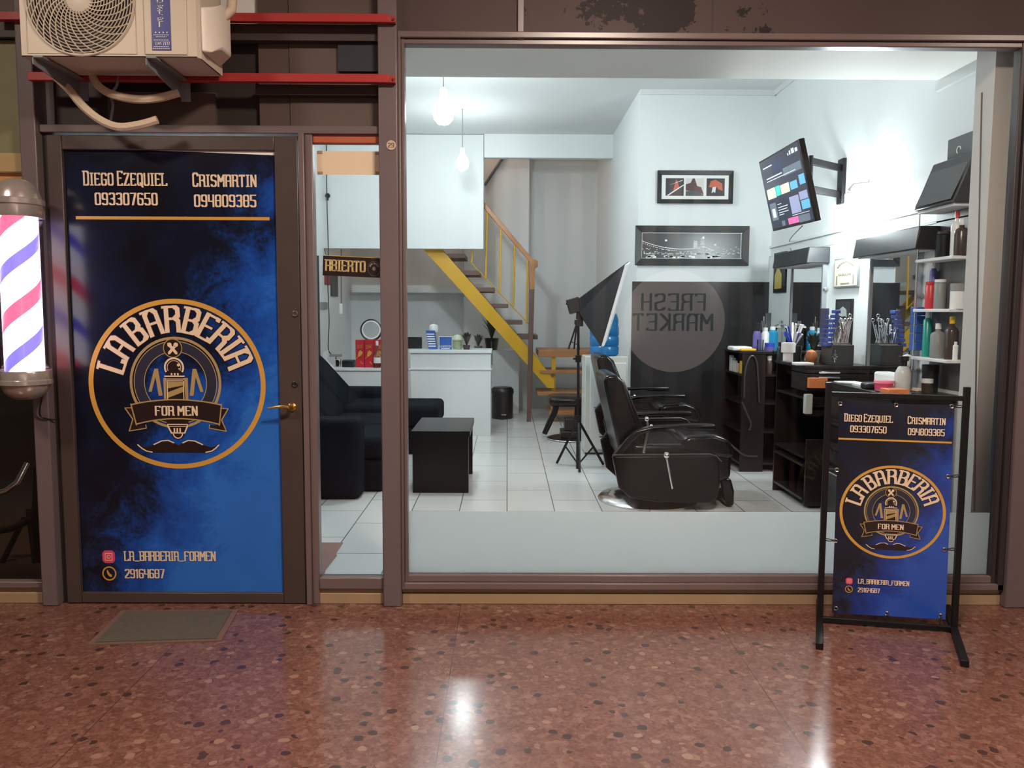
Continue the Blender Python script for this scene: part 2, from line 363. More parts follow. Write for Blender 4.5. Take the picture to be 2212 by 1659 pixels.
# ------------------------------------------------------------------ lettering: strokes of a rectangular pen
O_ = [(0, 1), (0, 9), (1, 10), (3, 10), (4, 9), (4, 1), (3, 0), (1, 0), (0, 1)]
GL = {
 'A': [[(0, 0), (0, 8.6), (1, 10), (3, 10), (4, 8.6), (4, 0)], [(0, 4.7), (4, 4.7)], [(-.7, 10), (1, 10)]],
 'B': [[(0, 0), (0, 10), (3, 10), (4, 9), (4, 6.4), (3, 5.2), (0, 5.2)], [(3, 5.2), (4, 4.2), (4, 1), (3, 0), (0, 0)], [(-.8, 10), (0, 10)]],
 'C': [[(4, 8), (4, 9), (3, 10), (1, 10), (0, 9), (0, 1), (1, 0), (3, 0), (4, 1), (4, 2)]],
 'D': [[(0, 0), (0, 10), (3, 10), (4, 9), (4, 1), (3, 0), (0, 0)], [(-.7, 10), (0, 10)]],
 'E': [[(4, 9.2), (4, 10), (0, 10), (0, 0), (4, 0), (4, .9)], [(0, 5.2), (2.8, 5.2)]],
 'F': [[(4, 9), (4, 10), (0, 10), (0, 0)], [(0, 5.2), (2.8, 5.2)]],
 'G': [[(4, 8), (4, 9), (3, 10), (1, 10), (0, 9), (0, 1), (1, 0), (3, 0), (4, 1), (4, 4.6), (2.4, 4.6)]],
 'H': [[(0, 0), (0, 10)], [(4, 0), (4, 10)], [(0, 5), (4, 5)]],
 'I': [[(1, 0), (1, 10)], [(.1, 10), (1.9, 10)], [(.1, 0), (1.9, 0)]],
 'K': [[(0, 0), (0, 10)], [(4, 10), (.4, 5.2), (4, 0)]],
 'L': [[(0, 10), (0, 0), (4, 0), (4, 1.4)], [(-.7, 10), (.8, 10)]],
 'M': [[(0, 0), (0, 10), (2.5, 4.2), (5, 10), (5, 0)]],
 'N': [[(0, 0), (0, 10), (4, 0), (4, 10)]],
 'O': [O_], '0': [O_], 'Q': [O_, [(2.4, 2), (4.4, -1.4)]],
 'R': [[(0, 0), (0, 10), (3, 10), (4, 9), (4, 6.4), (3, 5.2), (0, 5.2)], [(3, 5.2), (4, 4.2), (4, 0)], [(-.8, 10), (0, 10)], [(4, 0), (4.7, 0)]],
 'S': [[(4, 8.5), (4, 9), (3, 10), (1, 10), (0, 9), (0, 6.3), (1, 5.2), (3, 5), (4, 4), (4, 1), (3, 0), (1, 0), (0, 1), (0, 1.5)]],
 'T': [[(0, 9.2), (0, 10), (4, 10), (4, 9.2)], [(2, 10), (2, 0)]],
 'U': [[(0, 10), (0, 1), (1, 0), (3, 0), (4, 1), (4, 10)]],
 'Z': [[(0, 9.2), (0, 10), (4, 10), (0, 0), (4, 0), (4, .9)]], '_': [[(0, -.5), (4, -.5)]],
 '1': [[(.2, 8.4), (1.4, 10), (1.4, 0)]], '2': [[(0, 8.5), (1, 10), (3, 10), (4, 9), (4, 6.5), (0, 1.2), (0, 0), (4, 0)]],
 '3': [[(0, 9), (1, 10), (3, 10), (4, 9), (4, 6.2), (3, 5.2), (1.5, 5.2)], [(3, 5.2), (4, 4.2), (4, 1), (3, 0), (1, 0), (0, 1)]],
 '4': [[(0, 10), (0, 4.6), (4, 4.6)], [(4, 10), (4, 0)]],
 '5': [[(4, 10), (0, 10), (0, 5.6), (3, 5.6), (4, 4.6), (4, 1), (3, 0), (1, 0), (0, 1)]],
 '6': [[(4, 9), (3, 10), (1, 10), (0, 9), (0, 1), (1, 0), (3, 0), (4, 1), (4, 4.4), (3, 5.4), (0, 5.4)]],
 '7': [[(0, 10), (4, 10), (1.5, 0)]], '8': [O_, [(0, 5.2), (4, 5.2)]],
 '9': [[(0, 1), (1, 0), (3, 0), (4, 1), (4, 9), (3, 10), (1, 10), (0, 9), (0, 5.6), (1, 4.6), (4, 4.6)]],
 'o': [[(0, 1), (0, 6), (1, 7), (3, 7), (4, 6), (4, 1), (3, 0), (1, 0), (0, 1)]],
 's': [[(4, 6), (3, 7), (1, 7), (0, 6), (0, 4.6), (4, 2.6), (4, 1), (3, 0), (1, 0), (0, 1)]],
 't': [[(1.4, 10), (1.4, 1), (2.2, 0), (3.4, 0)], [(0, 7), (3.2, 7)]],
 'e': [[(0, 3.6), (4, 3.6), (4, 6), (3, 7), (1, 7), (0, 6), (0, 1), (1, 0), (3.7, 0)]], 'l': [[(1, 10), (1, 0)]],
}
def gw(ch): return 2.0 if ch in 'Il1' else (5.0 if ch == 'M' else 4.0)
def seg(a, b, hx, hy):
    """convex outline swept by a pen of half size hx, hy going from a to b"""
    pts = sorted(set((p[0] + sx * hx, p[1] + sy * hy) for p in (a, b) for sx in (-1, 1) for sy in (-1, 1)))
    def half(ps):
        h = []
        for p in ps:
            while len(h) > 1 and (h[-1][0] - h[-2][0]) * (p[1] - h[-2][1]) - (h[-1][1] - h[-2][1]) * (p[0] - h[-2][0]) <= 1e-12: h.pop()
            h.append(p)
        return h[:-1]
    return half(pts) + half(pts[::-1])
def glyph(ch, hx=.72, hy=.5):
    return [seg(a, b, hx, hy) for st in GL.get(ch, []) for a, b in zip(st, st[1:])]
def line(txt, u0, u1, v0, v1, hx=.86, hy=.5, sp=2.3, big=()):
    """polygons of a line of text in the box u0..u1, v0 (top)..v1 (bottom), v running down"""
    adv = []; x = .72
    for ch in txt:
        adv.append(x); x += 2.6 if ch == ' ' else gw(ch) + sp
    sc = (u1 - u0) / (x - sp + .72); vs = (v1 - v0) / 10.0; out = []
    for i, (ch, a) in enumerate(zip(txt, adv)):
        k = 1.16 if i in big else 1.0
        for pg in glyph(ch, hx, hy): out.append([(u0 + (a + p[0]) * sc, v1 - p[1] * vs * k) for p in pg])
    return out
def rect(u0, u1, v0, v1): return [(u0, v1), (u1, v1), (u1, v0), (u0, v0)]
def ringp(cx, cy, r0, r1, n=72, a0=0, a1=360):
    out = []
    for i in range(n):
        t0, t1 = R(a0 + (a1 - a0) * i / n), R(a0 + (a1 - a0) * (i + 1) / n)
        out.append([(cx + r * math.cos(t), cy + r * math.sin(t)) for r, t in ((r0, t0), (r1, t0), (r1, t1), (r0, t1))])
    return out
def disc(cx, cy, r, n=36): return [(cx + r * math.cos(2 * math.pi * i / n), cy + r * math.sin(2 * math.pi * i / n)) for i in range(n)]
def penline(pts, h): return [seg(a, b, h, h) for a, b in zip(pts, pts[1:])]
# the round emblem, drawn on a 1742 x 1659 sheet (centre 834, 825)
def E(p): return (.5 + .429 * (p[0] - 834) / 796, .518 + .193 * (p[1] - 825) / 763)
def EM(polys): return [[E(p) for p in pg] for pg in polys]
def ET(a, b): return E((834 + 796 * a, 825 + 763 * b))
def arc_word(fat=0.0):
    out = []
    for ch, ang in zip('LABARBERIA', (-71.5, -55.5, -35.5, -18.8, -2.2, 14, 28.8, 42.8, 54.3, 66.8)):
        w = gw(ch)
        for pg in glyph(ch, .80 + fat, .5 + fat):
            q = []
            for x, y in pg:
                r = .625 + .285 * y / 10.0; t = R(ang) + (x - w / 2) / 4.0 * .128 / r
                q.append(ET(r * math.sin(t), -r * math.cos(t)))
            out.append(q)
    return out
def arcpts(x0, x1, y0, ym, n=14):
    return [(x0 + (x1 - x0) * i / n, y0 + (ym - y0) * (1 - (2 * i / n - 1) ** 2)) for i in range(n + 1)]
def band(top, bot): return [[top[i], top[i + 1], bot[i + 1], bot[i]] for i in range(len(top) - 1)]
def shift(pts, dy): return [(x, y + dy) for x, y in pts]
RT, RB = arcpts(412, 1228, 1002, 955), arcpts(455, 1205, 1190, 1138)
def mous(k):       # moustache half outlines, k = -1 left, 1 right
    c = 828
    top = [(c, 1376), (c + k * 40, 1352), (c + k * 90, 1330), (c + k * 150, 1335), (c + k * 220, 1368), (c + k * 290, 1392), (c + k * 330, 1385), (c + k * 370, 1365)]
    bot = [(c, 1440), (c + k * 60, 1438), (c + k * 130, 1440), (c + k * 180, 1440), (c + k * 230, 1440), (c + k * 280, 1436), (c + k * 325, 1418), (c + k * 372, 1368)]
    return top, bot
MT = [mous(-1), mous(1)]
LAYERS = [   # name, material, lift, polygons
 ('gold_rule', M_GOLD, 1, [rect(.044, .966, .1435, .1505)]),
 ('gold_ring', M_GOLD, 1, [[ET(r * math.cos(t), r * math.sin(t)) for r, t in ((.945, t0), (1, t0), (1, t1), (.945, t1))] for t0, t1 in ((R(i * 3.75), R(i * 3.75 + 3.75)) for i in range(96))]),
 ('lettering', M_CREAM, 6, line('DIEGO EZEQUIEL', .088, .486, .050, .0755, big=(0, 6)) + line('CRISMARTIN', .605, .908, .0525, .077, big=(0,)) + line('093307650', .139, .437, .093, .118) + line('094809385', .61, .905, .096, .121) + line('LA_BARBERIA_FORMEN', .212, .663, .905, .926, sp=2.0) + line('29164687', .212, .408, .947, .967, sp=2.0) + arc_word() + EM(line('FOR MEN', 628, 1012, 1022, 1102))),
 ('lettering_outline', M_INK, 2, arc_word(.32)),
 ('emblem_disc', M_SLATE, 1, EM(ringp(820, 810, 285, 372, 48))),
 ('emblem_gold', M_GOLDD, 2, EM(ringp(820, 810, 388, 412, 60) + ringp(820, 810, 368, 375, 60) + ringp(820, 810, 276, 283, 60)
   + [seg((822 + 172 * k, 690), (822 + 140 * k, 920), 17, 6) for k in (-1, 1)] + [seg((822 + 178 * k, 700), (822 + 232 * k, 885), 13, 6) for k in (-1, 1)] + [seg((822 + 92 * k, 770), (822 + 92 * k, 955), 18, 4) for k in (-1, 1)])),
 ('emblem_black', M_INK, 3, EM([disc(805, 500, 82), disc(812, 675, 92)] + [[(735, 735), (895, 735), (905, 965), (735, 965)]] + band(RT, RB)
   + [[(358, 1038), (425, 1036), (455, 1190), (545, 1190), (545, 1220), (388, 1246), (425, 1140)], [(1288, 1042), (1222, 1036), (1205, 1190), (1112, 1190), (1112, 1218), (1266, 1246), (1226, 1145)]]
   + [[(730, 1140), (925, 1140), (925, 1190), (890, 1262), (870, 1310), (790, 1310), (762, 1262), (730, 1190)]] + band(*MT[0]) + band(*MT[1]))),
 ('emblem_outline', M_GOLDD, 4, EM(ringp(805, 500, 78, 86, 40) + band(RT, shift(RT, 12)) + band(shift(RB, -12), RB) + penline([(412, 1002), (455, 1190)], 5) + penline([(1228, 1002), (1205, 1190)], 5)
   + penline([(412, 1036), (358, 1038), (425, 1140), (388, 1246), (545, 1220), (540, 1190)], 4) + penline([(1230, 1038), (1288, 1042), (1226, 1145), (1266, 1246), (1112, 1218), (1115, 1190)], 4)
   + [[(750, 800), (892, 800), (892, 860 - 28), (750, 860)], [(750, 895), (892, 840), (892, 890), (750, 945)]])),
 ('emblem_cream', M_CREAM, 5, EM(ringp(812, 672, 74, 90, 40, 150, 390) + ringp(812, 672, 58, 63, 36, 150, 390) + [disc(852, 650, 13, 16), disc(858, 684, 7, 12)]
   + [rect(722, 905, 745, 756), rect(728, 898, 772, 780), rect(738, 890, 788, 795), rect(742, 750, 795, 958), rect(888, 896, 795, 958)]
   + [rect(782 + 28 * i, 796 + 28 * i, 722, 742) for i in range(3)]
   + penline([(768, 462), (838, 545)], 9) + penline([(842, 462), (772, 545)], 9) + ringp(778, 470, 9, 20, 16) + ringp(834, 470, 9, 20, 16)
   + [rect(735, 920, 1180, 1190), rect(740, 915, 1200, 1206)] + [rect(790 + 26 * i, 804 + 26 * i, 1218, 1256) for i in range(3)] + penline([(738, 1195), (770, 1262), (890, 1262), (918, 1195)], 5) + ringp(828, 1268, 36, 46, 24, 0, 180)
   + penline(MT[0][0][1:5], 4) + penline(MT[1][0][1:5], 4) + penline([(460, 1370), (500, 1405), (540, 1428), (590, 1438)], 4) + penline([(1196, 1370), (1160, 1405), (1130, 1425), (1075, 1438)], 4))),
 ('camera_app_icon', M_PINK, 2, [[(.103 + .062 * x, .9025 + .030 * y) for x, y in ((.2, 0), (.8, 0), (1, .2), (1, .8), (.8, 1), (.2, 1), (0, .8), (0, .2))]]),
 ('camera_app_icon_lines', M_CREAM, 3, [[(.134 + .0185 * c0 * a, .9175 + .009 * c0 * b) for a, b, c0 in q] for q in [((-1, -1, 1), (1, -1, 1), (1, -1, .82), (-1, -1, .82)), ((1, -1, 1), (1, 1, 1), (1, 1, .82), (1, -1, .82)), ((1, 1, 1), (-1, 1, 1), (-1, 1, .82), (1, 1, .82)), ((-1, 1, 1), (-1, -1, 1), (-1, -1, .82), (-1, 1, .82))]] + [[(p[0], .9175 + (p[1] - .9175) * .484) for p in q] for q in ringp(.134, .9175, .006, .0095, 20)]),
 ('telephone_icon', M_GOLD, 2, [[(p[0], .957 + (p[1] - .957) * .484) for p in q] for q in ringp(.134, .957, .028, .035, 32)] + penline([(.125, .9515), (.129, .957), (.136, .961), (.143, .9625)], .0028)),
]
def sheet_map(tl, tr, br, bl, back=False):
    tl, tr, br, bl = map(Vector, (tl, tr, br, bl)); nrm = (tr - tl).cross(tl - bl).normalized()
    def f(u, v, k):
        p = (tl * (1 - u) + tr * u) * (1 - v) + (bl * (1 - u) + br * u) * v
        return p + nrm * k
    return f
def printed(parent, f, back=False, only=None):
    sg = -1 if back else 1
    for nm, m, lift, polys in LAYERS:
        if only and nm not in only: continue
        mb = MB()
        for i, pg in enumerate(polys):
            q = [f(u, v, sg * (.0016 + .0005 * lift + .00004 * (i % 11))) for u, v in pg]
            mb.face(q[::-1] if back else q)
        mb.build(nm, m, parent)
def grid_sheet(f, nu, nv, thick):
    mb = MB(); mb.uv = []
    for k in (thick, 0.0):
        b = len(mb.v); sg = 1
        for j in range(nv + 1):
            for i in range(nu + 1):
                mb.v.append(f(i / nu, j / nv, k)); mb.uv.append((i / nu, 1 - j / nv))
        for j in range(nv):
            for i in range(nu):
                a = b + j * (nu + 1) + i; q = (a, a + nu + 1, a + nu + 2, a + 1); mb.f.append(q if k else q[::-1])
    return mb
# ------------------------------------------------------------------ ground and mall shell
struct('floor', MB().box(-7, 7, -9.2, 0.10, -0.1, 0.0), M_TERR, 'polished red terrazzo paving of the gallery')
struct('floor_tiled', MB().box(-2.4, 2.7, 0.10, 7.9, -0.1, FL), M_TILE, 'white tiled shop floor inside the window')
struct('ceiling_mall', MB().box(-7, 7, -9.2, 0.0, 3.7, 3.8), mat('mall_ceiling_paint', (0.42, 0.36, 0.31), 0.8))
struct('wall_opposite', MB().box(-7, 7, -9.3, -9.2, 0, 3.7), M_STRIPE)
oc = Vector((2.72, -9.19, 1.335))
ow = struct('wall_opposite_shop_sign', MB().prism([(oc.x + .83 * math.cos(t), oc.y, oc.z + .83 * math.sin(t)) for t in [2 * math.pi * i / 48 for i in range(48)]], (0, .03, 0)), mat('opposite_sign_board', (0.50, 0.42, 0.39), 0.5, em=4.0))
mb = MB()
for word, w, z in (('FRESH', .53, .31), ('MARKET', .66, -.015)):
    for pg in line(word, -w, w, -z - .13, -z + .13, hx=.62, hy=.42, sp=2.4): mb.face([(oc.x - .02 - u, oc.y + .04, oc.z - v) for u, v in pg])
mb.build('lettering', mat('opposite_sign_green', (0.02, 0.10, 0.045), 0.5, em=.9), ow)
# ------------------------------------------------------------------ facade: posts, rails, boards
def X8(px, Y=0.0): return FX(px, 800, Y)
zH1, zH2 = FZ(72), FZ(98)                     # window head rail
zS1, zS2, zS3 = FZ(1241), FZ(1270), 0.0       # sill rail top, bottom
xA0, xA1 = X8(79), X8(113)                    # left post
xM0, xM1 = X8(656), X8(684)                   # door / sidelight mullion
xB0, xB1 = X8(826), X8(866)                   # post between sidelight and window
xW0, xW1 = X8(879), X8(2163)                  # big pane
xR0, xR1 = X8(2188), X8(2250)
def post(n, x0, x1, lab):
    return struct(n, MB().box(x0, x1, -.05, .06, 0, 3.7), M_BROWN, lab, bevel=.006)
post('wall_post_left', xA0, xA1, 'brown painted steel post left of the door')
post('wall_post_middle', xB0, xB1, 'brown painted steel post between the narrow pane and the shop window')
post('wall_post_right', xR0, xR1, 'brown painted steel post at the right end of the shop window')
zT = FZ(281, 400)
struct('trim_1', MB().box(xA1, xB0, -.02, .05, FZ(289, 400), FZ(272, 400)), M_BROWN, 'brown cross rail over the door', bevel=.004)
# dark recess over the door
w = struct('wall_transom')
MB().box(xA1, xB0, .10, .14, FZ(289, 400), 3.7).build('dark_backing', M_DARK, w)
xs1, xs2 = X8(566), X8(632)
MB().box(xs1, xs2 - .004, .06, .10, FZ(285, 600), 3.7).build('board', M_BOARD, w)
MB().box(xs2, xB0, .055, .10, FZ(285, 700), 3.7).build('board', M_BOARD, w)
MB().box(X8(737), xB0, .03, .06, FZ(150, 780), FZ(70, 780)).build('navy_panel', M_NAVYB, w)
MB().box(X8(240), X8(470), .07, .10, FZ(268, 300), FZ(190, 300)).build('board', M_BOARD, w)
MB().box(xA1, xB0, .0, .05, FZ(87, 600), FZ(52, 600)).build('cross_rail', mat('dark_rail_paint', (0.05, 0.033, 0.03), 0.5), w)
MB().box(xs1, xB0, .0, .05, FZ(205, 700), FZ(183, 700)).build('cross_rail', mat('dark_rail_paint', (0.05, 0.033, 0.03), 0.5), w)
# header over the shop window
w = struct('wall_header')
MB().box(xB1, xR0, .0, .08, zH1 - .002, 3.7).build('painted_panel', M_PEEL, w)
MB().box(FX(1118, 40), FX(1132, 40), -.02, .0, FZ(88), 3.7).build('cover_strip', M_MULL, w, bevel=.003)
MB().box(FX(1538, 40), FX(1541, 40), -.002, .0, zH1, 3.7).build('seam', M_DARK, w)
# big shop window
w = struct('window_1', label='large shop window with frosted film along its foot')
mb = MB().box(xB1, xR0, -.03, .05, FZ(86), zH1 + .0).box(xB1, xR0, -.012, .05, zH2, FZ(86))
mb.build('head_rail', M_MULL, w, bevel=.004)
mb = MB().box(xB1, xR0, -.03, .06, zS2, FZ(1256)).box(xB1, xR0, -.012, .06, FZ(1256), zS1)
mb.build('sill_rail', M_MULL, w, bevel=.004)
mb = MB().box(xB1, X8(872), -.035, .05, zS2, zH1).box(X8(872), xW0, -.014, .05, zS2, zH1)
mb.build('side_rail', M_MULL, w, bevel=.004)
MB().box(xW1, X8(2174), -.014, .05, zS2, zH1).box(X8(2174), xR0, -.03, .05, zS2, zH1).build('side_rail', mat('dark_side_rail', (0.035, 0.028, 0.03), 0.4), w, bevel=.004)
MB().box(xW0 - .01, xW1 + .01, .016, .024, zS1 - .01, zH2 + .01).build('glass', M_GLASS, w)
zF = FZ(1108, 1300)
fx1 = X8(2164)
MB().box(xW0, fx1, .026, .0275, zS1, zF).build('frosted_film', M_FROST, w)
# narrow pane beside the door
w = struct('window_2', label='narrow window pane between door and post')
zN1, zN2 = FZ(296, 740), FZ(309, 740)
MB().box(xM0, X8(668), -.03, .05, 0.0, FZ(289, 660)).box(X8(668), xM1, -.012, .05, 0.0, FZ(289, 660)).build('side_rail', M_MULL, w, bevel=.004)
MB().box(xM1, xB0, -.0, .05, FZ(309, 740), FZ(289, 740)).build('head_strip', M_ORNG, w, bevel=.003)
MB().box(xM1, xB0, -.02, .05, FZ(1270, 740), FZ(1246, 740)).build('sill_rail', M_MULL, w, bevel=.004)
MB().box(xM1 - .01, xB0 + .01, .016, .024, FZ(1250, 740), FZ(305, 740)).build('glass', M_GLASS, w)
for n, x0, x1 in (('baseboard_front', xB1, xR0), ('baseboard_sidelight', xM1 - .02, xB0), ('baseboard_neighbour', -4.2, xA0)):
    struct(n, MB().box(x0, x1, .0, .09, .055, zS2).box(x0, x1, -.008, .09, 0, .055), M_BEIGE, None, bevel=.003)
# ------------------------------------------------------------------ shop door with printed vinyl
d = struct('door_1', label='shop door covered by a blue and black printed vinyl'); d['category'] = 'door'
xd0, xd1, xd2, xd3 = X8(126), X8(157), X8(604), X8(653)
zd0, zd1, zd2, zd3 = .004, FZ(1279, 380), FZ(325, 380), FZ(294, 380)
MB().box(xd0, xd1, -.015, .04, zd0, zd3).build('stile', M_DOOR, d, bevel=.004)
MB().box(xd2, xd3, -.015, .04, zd0, zd3).build('stile', M_DOOR, d, bevel=.004)
MB().box(xd1, xd2, -.012, .04, zd2, zd3).build('top_rail', M_DOOR, d, bevel=.004)
MB().box(xd1, xd2, -.012, .04, zd0, zd1).build('bottom_rail', M_DOOR, d, bevel=.004)
MB().box(X8(113), xd0, .005, .05, 0, FZ(289, 380)).build('jamb_gap', M_DARK, d)
yq = .008
fD = sheet_map((xd1, yq, zd2), (xd2, yq, zd2), (xd2, yq, zd1), (xd1, yq, zd1))
po = grid_sheet(fD, 4, 8, .0012).build('vinyl_poster', M_PRINT, d)
printed(po, fD)
MB().face([fD(.42, -.002, .004), fD(.42, .0, .004), fD(.7, .004, .004), fD(1, .009, .004), fD(1, .001, .004), fD(.7, -.002, .004)]).build('peeled_lit_edge', M_PAPER, po)  # peeled vinyl edge; its white also stands in for indoor light leaking over the door
h = P(631, 879, -.02)
mb = MB().lathe([(.0, 0), (.021, 0), (.021, .010), (.014, .016)], (h.x, -.014, h.z), 20, (0, -1, 0))
hp = [(h.x, -.028, h.z), (h.x, -.055, h.z + .001), (h.x - .008, -.068, h.z + .006), (h.x - .03, -.07, h.z + .009), (h.x - .06, -.07, h.z + .006), (h.x - .108, -.066, h.z - .002)]
mb.tube(hp, [.011, .011, .011, .009, .007, .005], 10)
mb.build('handle', M_GOLDM, d, smooth=True)
for py, n, m in ((830, 'keyhole', M_BLACK), (678, 'lock_cylinder', M_DOOR)):
    k = P(637, py, -.015); MB().lathe([(.0, 0), (.016, 0), (.016, .004), (.011, .006), (.008, .004)], (k.x, -.015, k.z), 20, (0, -1, 0)).build(n, m, d, smooth=True)
# ------------------------------------------------------------------ number plate, red bars
k = P(845, 314, -.05)
t = thing('number_plate', 'small round cream number plate reading 29 on the brown post', 'number plate', (k.x, -.05, k.z))
MB().lathe([(0, 0), (.023, 0), (.023, .003), (.021, .004)], (k.x, -.05, k.z), 28, (0, -1, 0)).build('disc', mat('cream_plate', (0.55, 0.42, 0.34), 0.5), t)
mb = MB()
for pg in line('29', -.015, .015, -.010, .010, hx=.55, hy=.45): mb.face([(k.x + u, -.0545, k.z - v) for u, v in pg])
mb.build('digits', M_INK, t)
for nm, y0, y1, x0, lab in (('red_bar', 30, 48, -20, 'red square steel bar along the top above the door, upper of two'), ('red_bar', 160, 178, 60, 'red square steel bar under the air conditioner, lower of two')):
    z0, z1 = FZ(y1, 800, -.08), FZ(y0, 800, -.08); xa, xb = FX(x0, y0, -.08), FX(853, y0, -.08)
    t = thing(nm, lab, 'bar', ((xa + xb) / 2, -.05, z0), 'red bars bolted across the posts')
    MB().box(xa, xb - .028, -.085, -.05, z0, z1).build('tube', M_RED, t, bevel=.002)
    MB().box(xb - .028, xb, -.056, -.05, z0, z1).box(xb - .028, xb, -.085, -.05, z0, z0 + .004).build('end_plate', M_RED, t)
    MB().lathe([(0, 0), (.007, 0), (.007, .005), (.004, .008)], (xb - .011, -.056, (z0 + z1) / 2), 12, (0, -1, 0)).build('bolt', M_CHROME, t)
# ------------------------------------------------------------------ air conditioner
YF, YB = -.40, -.12
ax0, ax1 = FX(44, 60, YF), FX(424, 60, YF); az0 = FZ(123, 230, YF); az1 = az0 + .56
t = thing('air_conditioner', 'cream outdoor air conditioner unit hung above the door', 'air conditioner', ((ax0 + ax1) / 2, (YF + YB) / 2, az0))
cx, cz, cr = FX(173, 0, YF), FZ(0, 173, YF), 112 / 1750 * (4.02 + YF)
n = 64; circ = [(cx + cr * math.cos(2 * math.pi * i / n), cz + cr * math.sin(2 * math.pi * i / n)) for i in range(n)]
def edge(x, z):
    dx, dz = x - cx, z - cz; s = min((ax1 - cx) / dx if dx > 1e-9 else 9e9, (ax0 - cx) / dx if dx < -1e-9 else 9e9, (az1 - cz) / dz if dz > 1e-9 else 9e9, (az0 - cz) / dz if dz < -1e-9 else 9e9)
    return (cx + dx * s, cz + dz * s)
mb = MB()
for i in range(n):
    a, b = circ[i], circ[(i + 1) % n]; ea, eb = edge(*a), edge(*b)
    q = [(a[0], YF, a[1]), (b[0], YF, b[1])]
    far = [(eb[0], YF, eb[1])]
    if abs(ea[0] - eb[0]) > 1e-6 and abs(ea[1] - eb[1]) > 1e-6:
        far.append((ax1 if max(ea[0], eb[0]) > ax1 - 1e-6 else ax0, YF, az1 if max(ea[1], eb[1]) > az1 - 1e-6 else az0))
    far.append((ea[0], YF, ea[1])); mb.face(q + far)
    mb.face([(a[0], YF, a[1]), (a[0], YF + .06, a[1]), (b[0], YF + .06, b[1]), (b[0], YF, b[1])])
mb.face([(x, YF + .06, z) for x, z in circ])
e = .02
mb.prism([(ax0, YF, az0), (ax0, YB, az0), (ax1 + .0, YB, az0), (ax1 + .004, YF + e, az0), (ax1, YF, az0)][::-1], (0, 0, .004))
mb.face([(ax0, YF, az0), (ax0, YF, az1), (ax0, YB, az1), (ax0, YB, az0)])
mb.face([(ax1, YF, az0), (ax1 + .012, YF + .02, az0), (ax1 + .012, YF + .02, az1), (ax1, YF, az1)])
mb.face([(ax1 + .012, YF + .02, az0), (ax1 + .012, YB, az0), (ax1 + .012, YB, az1), (ax1 + .012, YF + .02, az1)])
mb.face([(ax0, YB, az0), (ax0, YB, az1), (ax1 + .012, YB, az1), (ax1 + .012, YB, az0)])
mb.face([(ax0, YF, az1), (ax1, YF, az1), (ax1 + .012, YB, az1), (ax0, YB, az1)])
mb.build('casing', M_AC, t)
mb = MB()
for k in range(15): 
    r = cr * (.26 + .74 * k / 14)
    mb.tube([(cx + r * math.cos(2 * math.pi * i / 56), YF - .004 - .012 * (1 - (r / cr) ** 2), cz + r * math.sin(2 * math.pi * i / 56)) for i in range(56)], .0022 if k < 14 else .005, 5, closed=True)
for k in range(30):
    a0 = 2 * math.pi * k / 30
    mb.tube([(cx + r * math.cos(a0 + 1.25 * (r / cr)), YF - .005 - .012 * (1 - (r / cr) ** 2), cz + r * math.sin(a0 + 1.25 * (r / cr))) for r in [cr * (.22 + .78 * i / 10) for i in range(11)]], .0028, 5)
mb.lathe([(0, 0), (cr * .25, 0), (cr * .24, .012), (cr * .1, .016)], (cx, YF - .004, cz), 28, (0, -1, 0))
mb.build('fan_grille', M_AC, t, smooth=True)
mb = MB()
for k in range(3):
    a0 = 2 * math.pi * k / 3 + .4
    mb.prism([(cx + r * math.cos(a), YF + .025 + .02 * (a - a0), cz + r * math.sin(a)) for r, a in [(.03, a0), (cr * .93, a0 + .1), (cr * .95, a0 + .5), (cr * .9, a0 + 1.0), (.05, a0 + 1.1)]], (0, .004, 0))
mb.build('fan', mat('fan_grey', (0.05, 0.035, 0.03), 0.5), t)
MB().lathe([(0, 0), (cr * .99, 0), (cr * .99, .002)], (cx, YF + .058, cz), 48, (0, -1, 0)).build('fan_well', mat('fan_well_dark', (0.035, 0.02, 0.018), 0.6), t)
def inset(x0, x1, y0, y1):
    a, b = FX(x0, 60, YF), FX(x1, 60, YF); c, dd = FZ(y1, 230, YF), FZ(y0, 230, YF)
    q = [(a, c), (b, c), (b, dd), (a, dd)]; m2 = MB()
    m2.tube([(x, YF - .001, z) for x, z in q], .003, 6, closed=True); return m2
inset(58, 294, -60, 116).build('panel_seam', M_AC, t, smooth=True)
MB().box(FX(312, 60, YF), FX(404, 60, YF), YF - .006, YF + .001, FZ(119, 340, YF), az1 - .03).build('service_panel', M_AC, t, bevel=.004)
sx0, sx1, sz0, sz1 = FX(329, 60, YF), FX(370, 60, YF), FZ(110, 350, YF), FZ(-62, 350, YF)
MB().box(sx0, sx1, YF - .0085, YF - .006, sz0, sz1).build('sticker', mat('blue_sticker', (0.012, 0.02, 0.24), 0.35), t)
mb = MB(); sw = sx1 - sx0; sh = sz1 - sz0; ppx = sh / 172.0
def st(u, v): return (sx0 + u * sw, YF - .0095, sz1 - v * ppx)
for ch, vy in zip('ostel', (62, 76, 88, 102, 114)):
    for pg in glyph(ch, .48, .5): mb.face([st(.36 + .27 * x / 4, vy + 7 - y * 1.15) for x, y in pg])
for i in range(4): mb.face([st(.18 + .2 * i + a, 132 + b) for a, b in ((0, 3), (.07, 3), (.07, 0), (0, 0))])
for u0, u1, v0 in ((.1, .92, 138), (.22, .8, 142), (.1, .9, 149), (.1, .9, 163.5), (.05, .95, 167.5)):
    for i in range(9): mb.face([st(u0 + (u1 - u0) * (i + a) / 9, v0 + b) for a, b in ((0, 1.6), (.72, 1.6), (.72, 0), (0, 0))])
for pg in line('2305 7777', .16, .94, 153.5, 160.5, sp=2): mb.face([st(u, v) for u, v in pg])
mb.build('sticker_lettering', M_WHITE, t)
